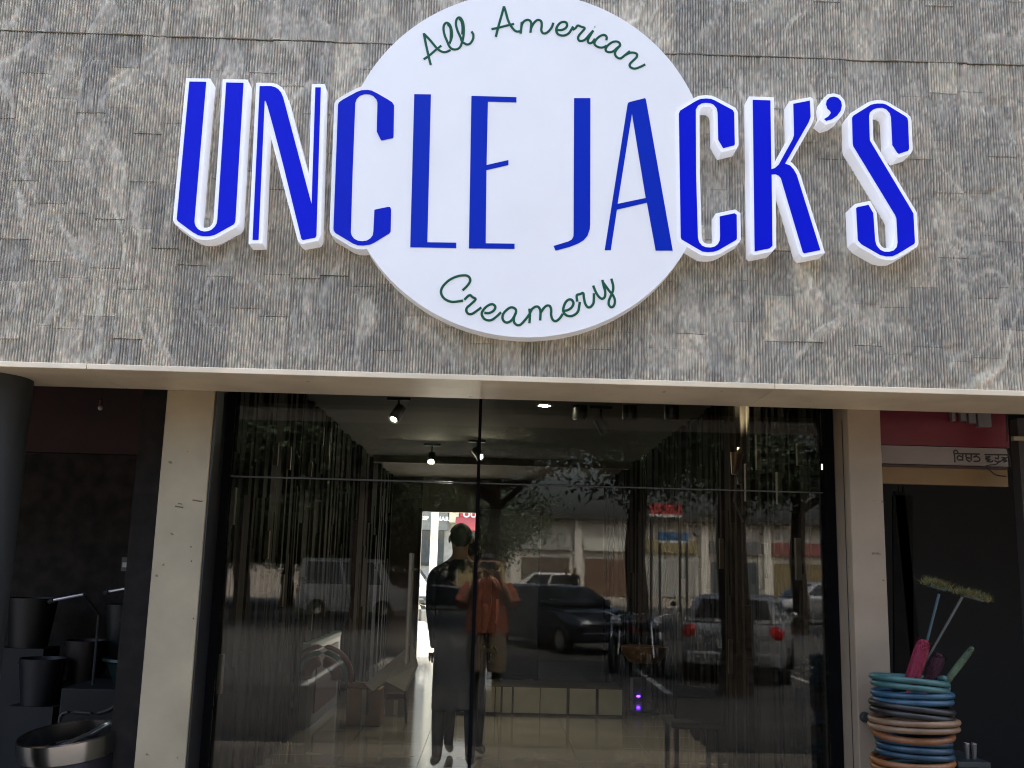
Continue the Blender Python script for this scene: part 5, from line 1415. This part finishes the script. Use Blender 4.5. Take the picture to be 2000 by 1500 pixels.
MB().box((P(600, 1050, YB).x, YB + 0.31, 0.08), (P(1300, 1050, YB).x, YB + 4, 7.0)).build('wall', mat('lane_wall', (0.30, 0.30, 0.29), 0.9), bb)
bbox(700, 876, 980, 1031, 'grey_sign', mat('lane_sign_grey', (0.16, 0.17, 0.165), 0.6))
bbox(877, 897, 985, 1020, 'cream_sign', mat('lane_sign_cream', (0.62, 0.58, 0.42), 0.6))
bbox(898, 1010, 980, 1020, 'red_sign', mat('lane_sign_red', (0.52, 0.045, 0.06), 0.5))
aw = P(888, 1021, YB - 1.1); aw1 = P(1000, 1036, YB - 1.1)
MB().add([(aw.x, YB, aw.z + .25), (aw1.x, YB, aw.z + .25), (aw1.x, YB - 1.1, aw1.z), (aw.x, YB - 1.1, aw1.z), (aw.x, YB, aw.z + .21), (aw1.x, YB, aw.z + .21), (aw1.x, YB - 1.1, aw1.z - .05), (aw.x, YB - 1.1, aw1.z - .05)], [(0, 1, 2, 3), (4, 5, 6, 7), (0, 1, 5, 4), (1, 2, 6, 5), (2, 3, 7, 6), (3, 0, 4, 7)]).build('red_awning', mat('awning_red', (0.32, 0.05, 0.055), 0.8), bb)
for (a, b) in ((700, 786), (790, 868), (884, 940), (944, 1010)):
    w_ = bbox(a, b, 1036, 1100, 'shop_window', mat('lane_glass', (0.05, 0.06, 0.065), 0.15), y=YB + 0.28, t_=0.02)
    bbox(a, b, 1100, 1104, 'window_sill', CONC, y=YB + 0.2, t_=0.1)


def text(body, px, py, h_px, y, name, m, parent, sp=1.0):
    cu = bpy.data.curves.new(name, 'FONT'); cu.body = body; cu.extrude = 0.02; cu.space_character = sp
    p = P(px, py, y); cu.size = h_px * (y - CAM.y) / FPX / 0.70; cu.offset = 0.012
    o = bpy.data.objects.new(name, cu); COL.objects.link(o); o.parent = parent
    o.location = (p.x - ORG[parent.name].x, y - 0.03 - ORG[parent.name].y, p.z - ORG[parent.name].z); o.rotation_euler = (R(90), 0, 0)
    cu.materials.append(m)
    dg = bpy.context.evaluated_depsgraph_get(); dg.update()
    me = bpy.data.meshes.new_from_object(o.evaluated_get(dg))
    o2 = bpy.data.objects.new(name, me); COL.objects.link(o2); o2.parent = parent; o2.location = o.location; o2.rotation_euler = o.rotation_euler
    bpy.data.objects.remove(o)
    return o2


LW = mat('lane_letter_white', (0.8, 0.8, 0.78), 0.5)
text('CSP', 820, 1015, 7, YB, 'sign_lettering', LW, bb, 1.0)
text('BNAR', 846, 1016, 7, YB, 'sign_lettering', LW, bb, 1.25)
text('OU', 904, 1010, 12, YB, 'sign_lettering', LW, bb, 1.05)
pl = P(846, 1100, 20.0)
t = thing('lane_pole', (pl.x, 20, 0.08), 'pale concrete pole in the rear lane', 'pole')
MB().tube([(pl.x, 20, 0.08), (pl.x, 20, 7)], [0.10, 0.075], 14).build('shaft', mat('pole_pale', (0.55, 0.55, 0.5), 0.8), t, smooth='auto')
MB().box((pl.x - 0.08, 19.82, 1.9), (pl.x + 0.08, 19.91, 2.2)).build('meter_box', mat('meter', (0.6, 0.6, 0.55), 0.6), t)
p = P(800, 1150, 24); car('white car standing in the sunny rear lane', (p.x - 1.0, 24, 0.08), R(0), CWHITE, 3.8, 1.65, 1.6, True)
p = P(822, 1200, 16.5); o = motorbike('motorbike parked in the sunny rear lane', (p.x, 16.5, 0.08), R(60), CDARK, MB0)
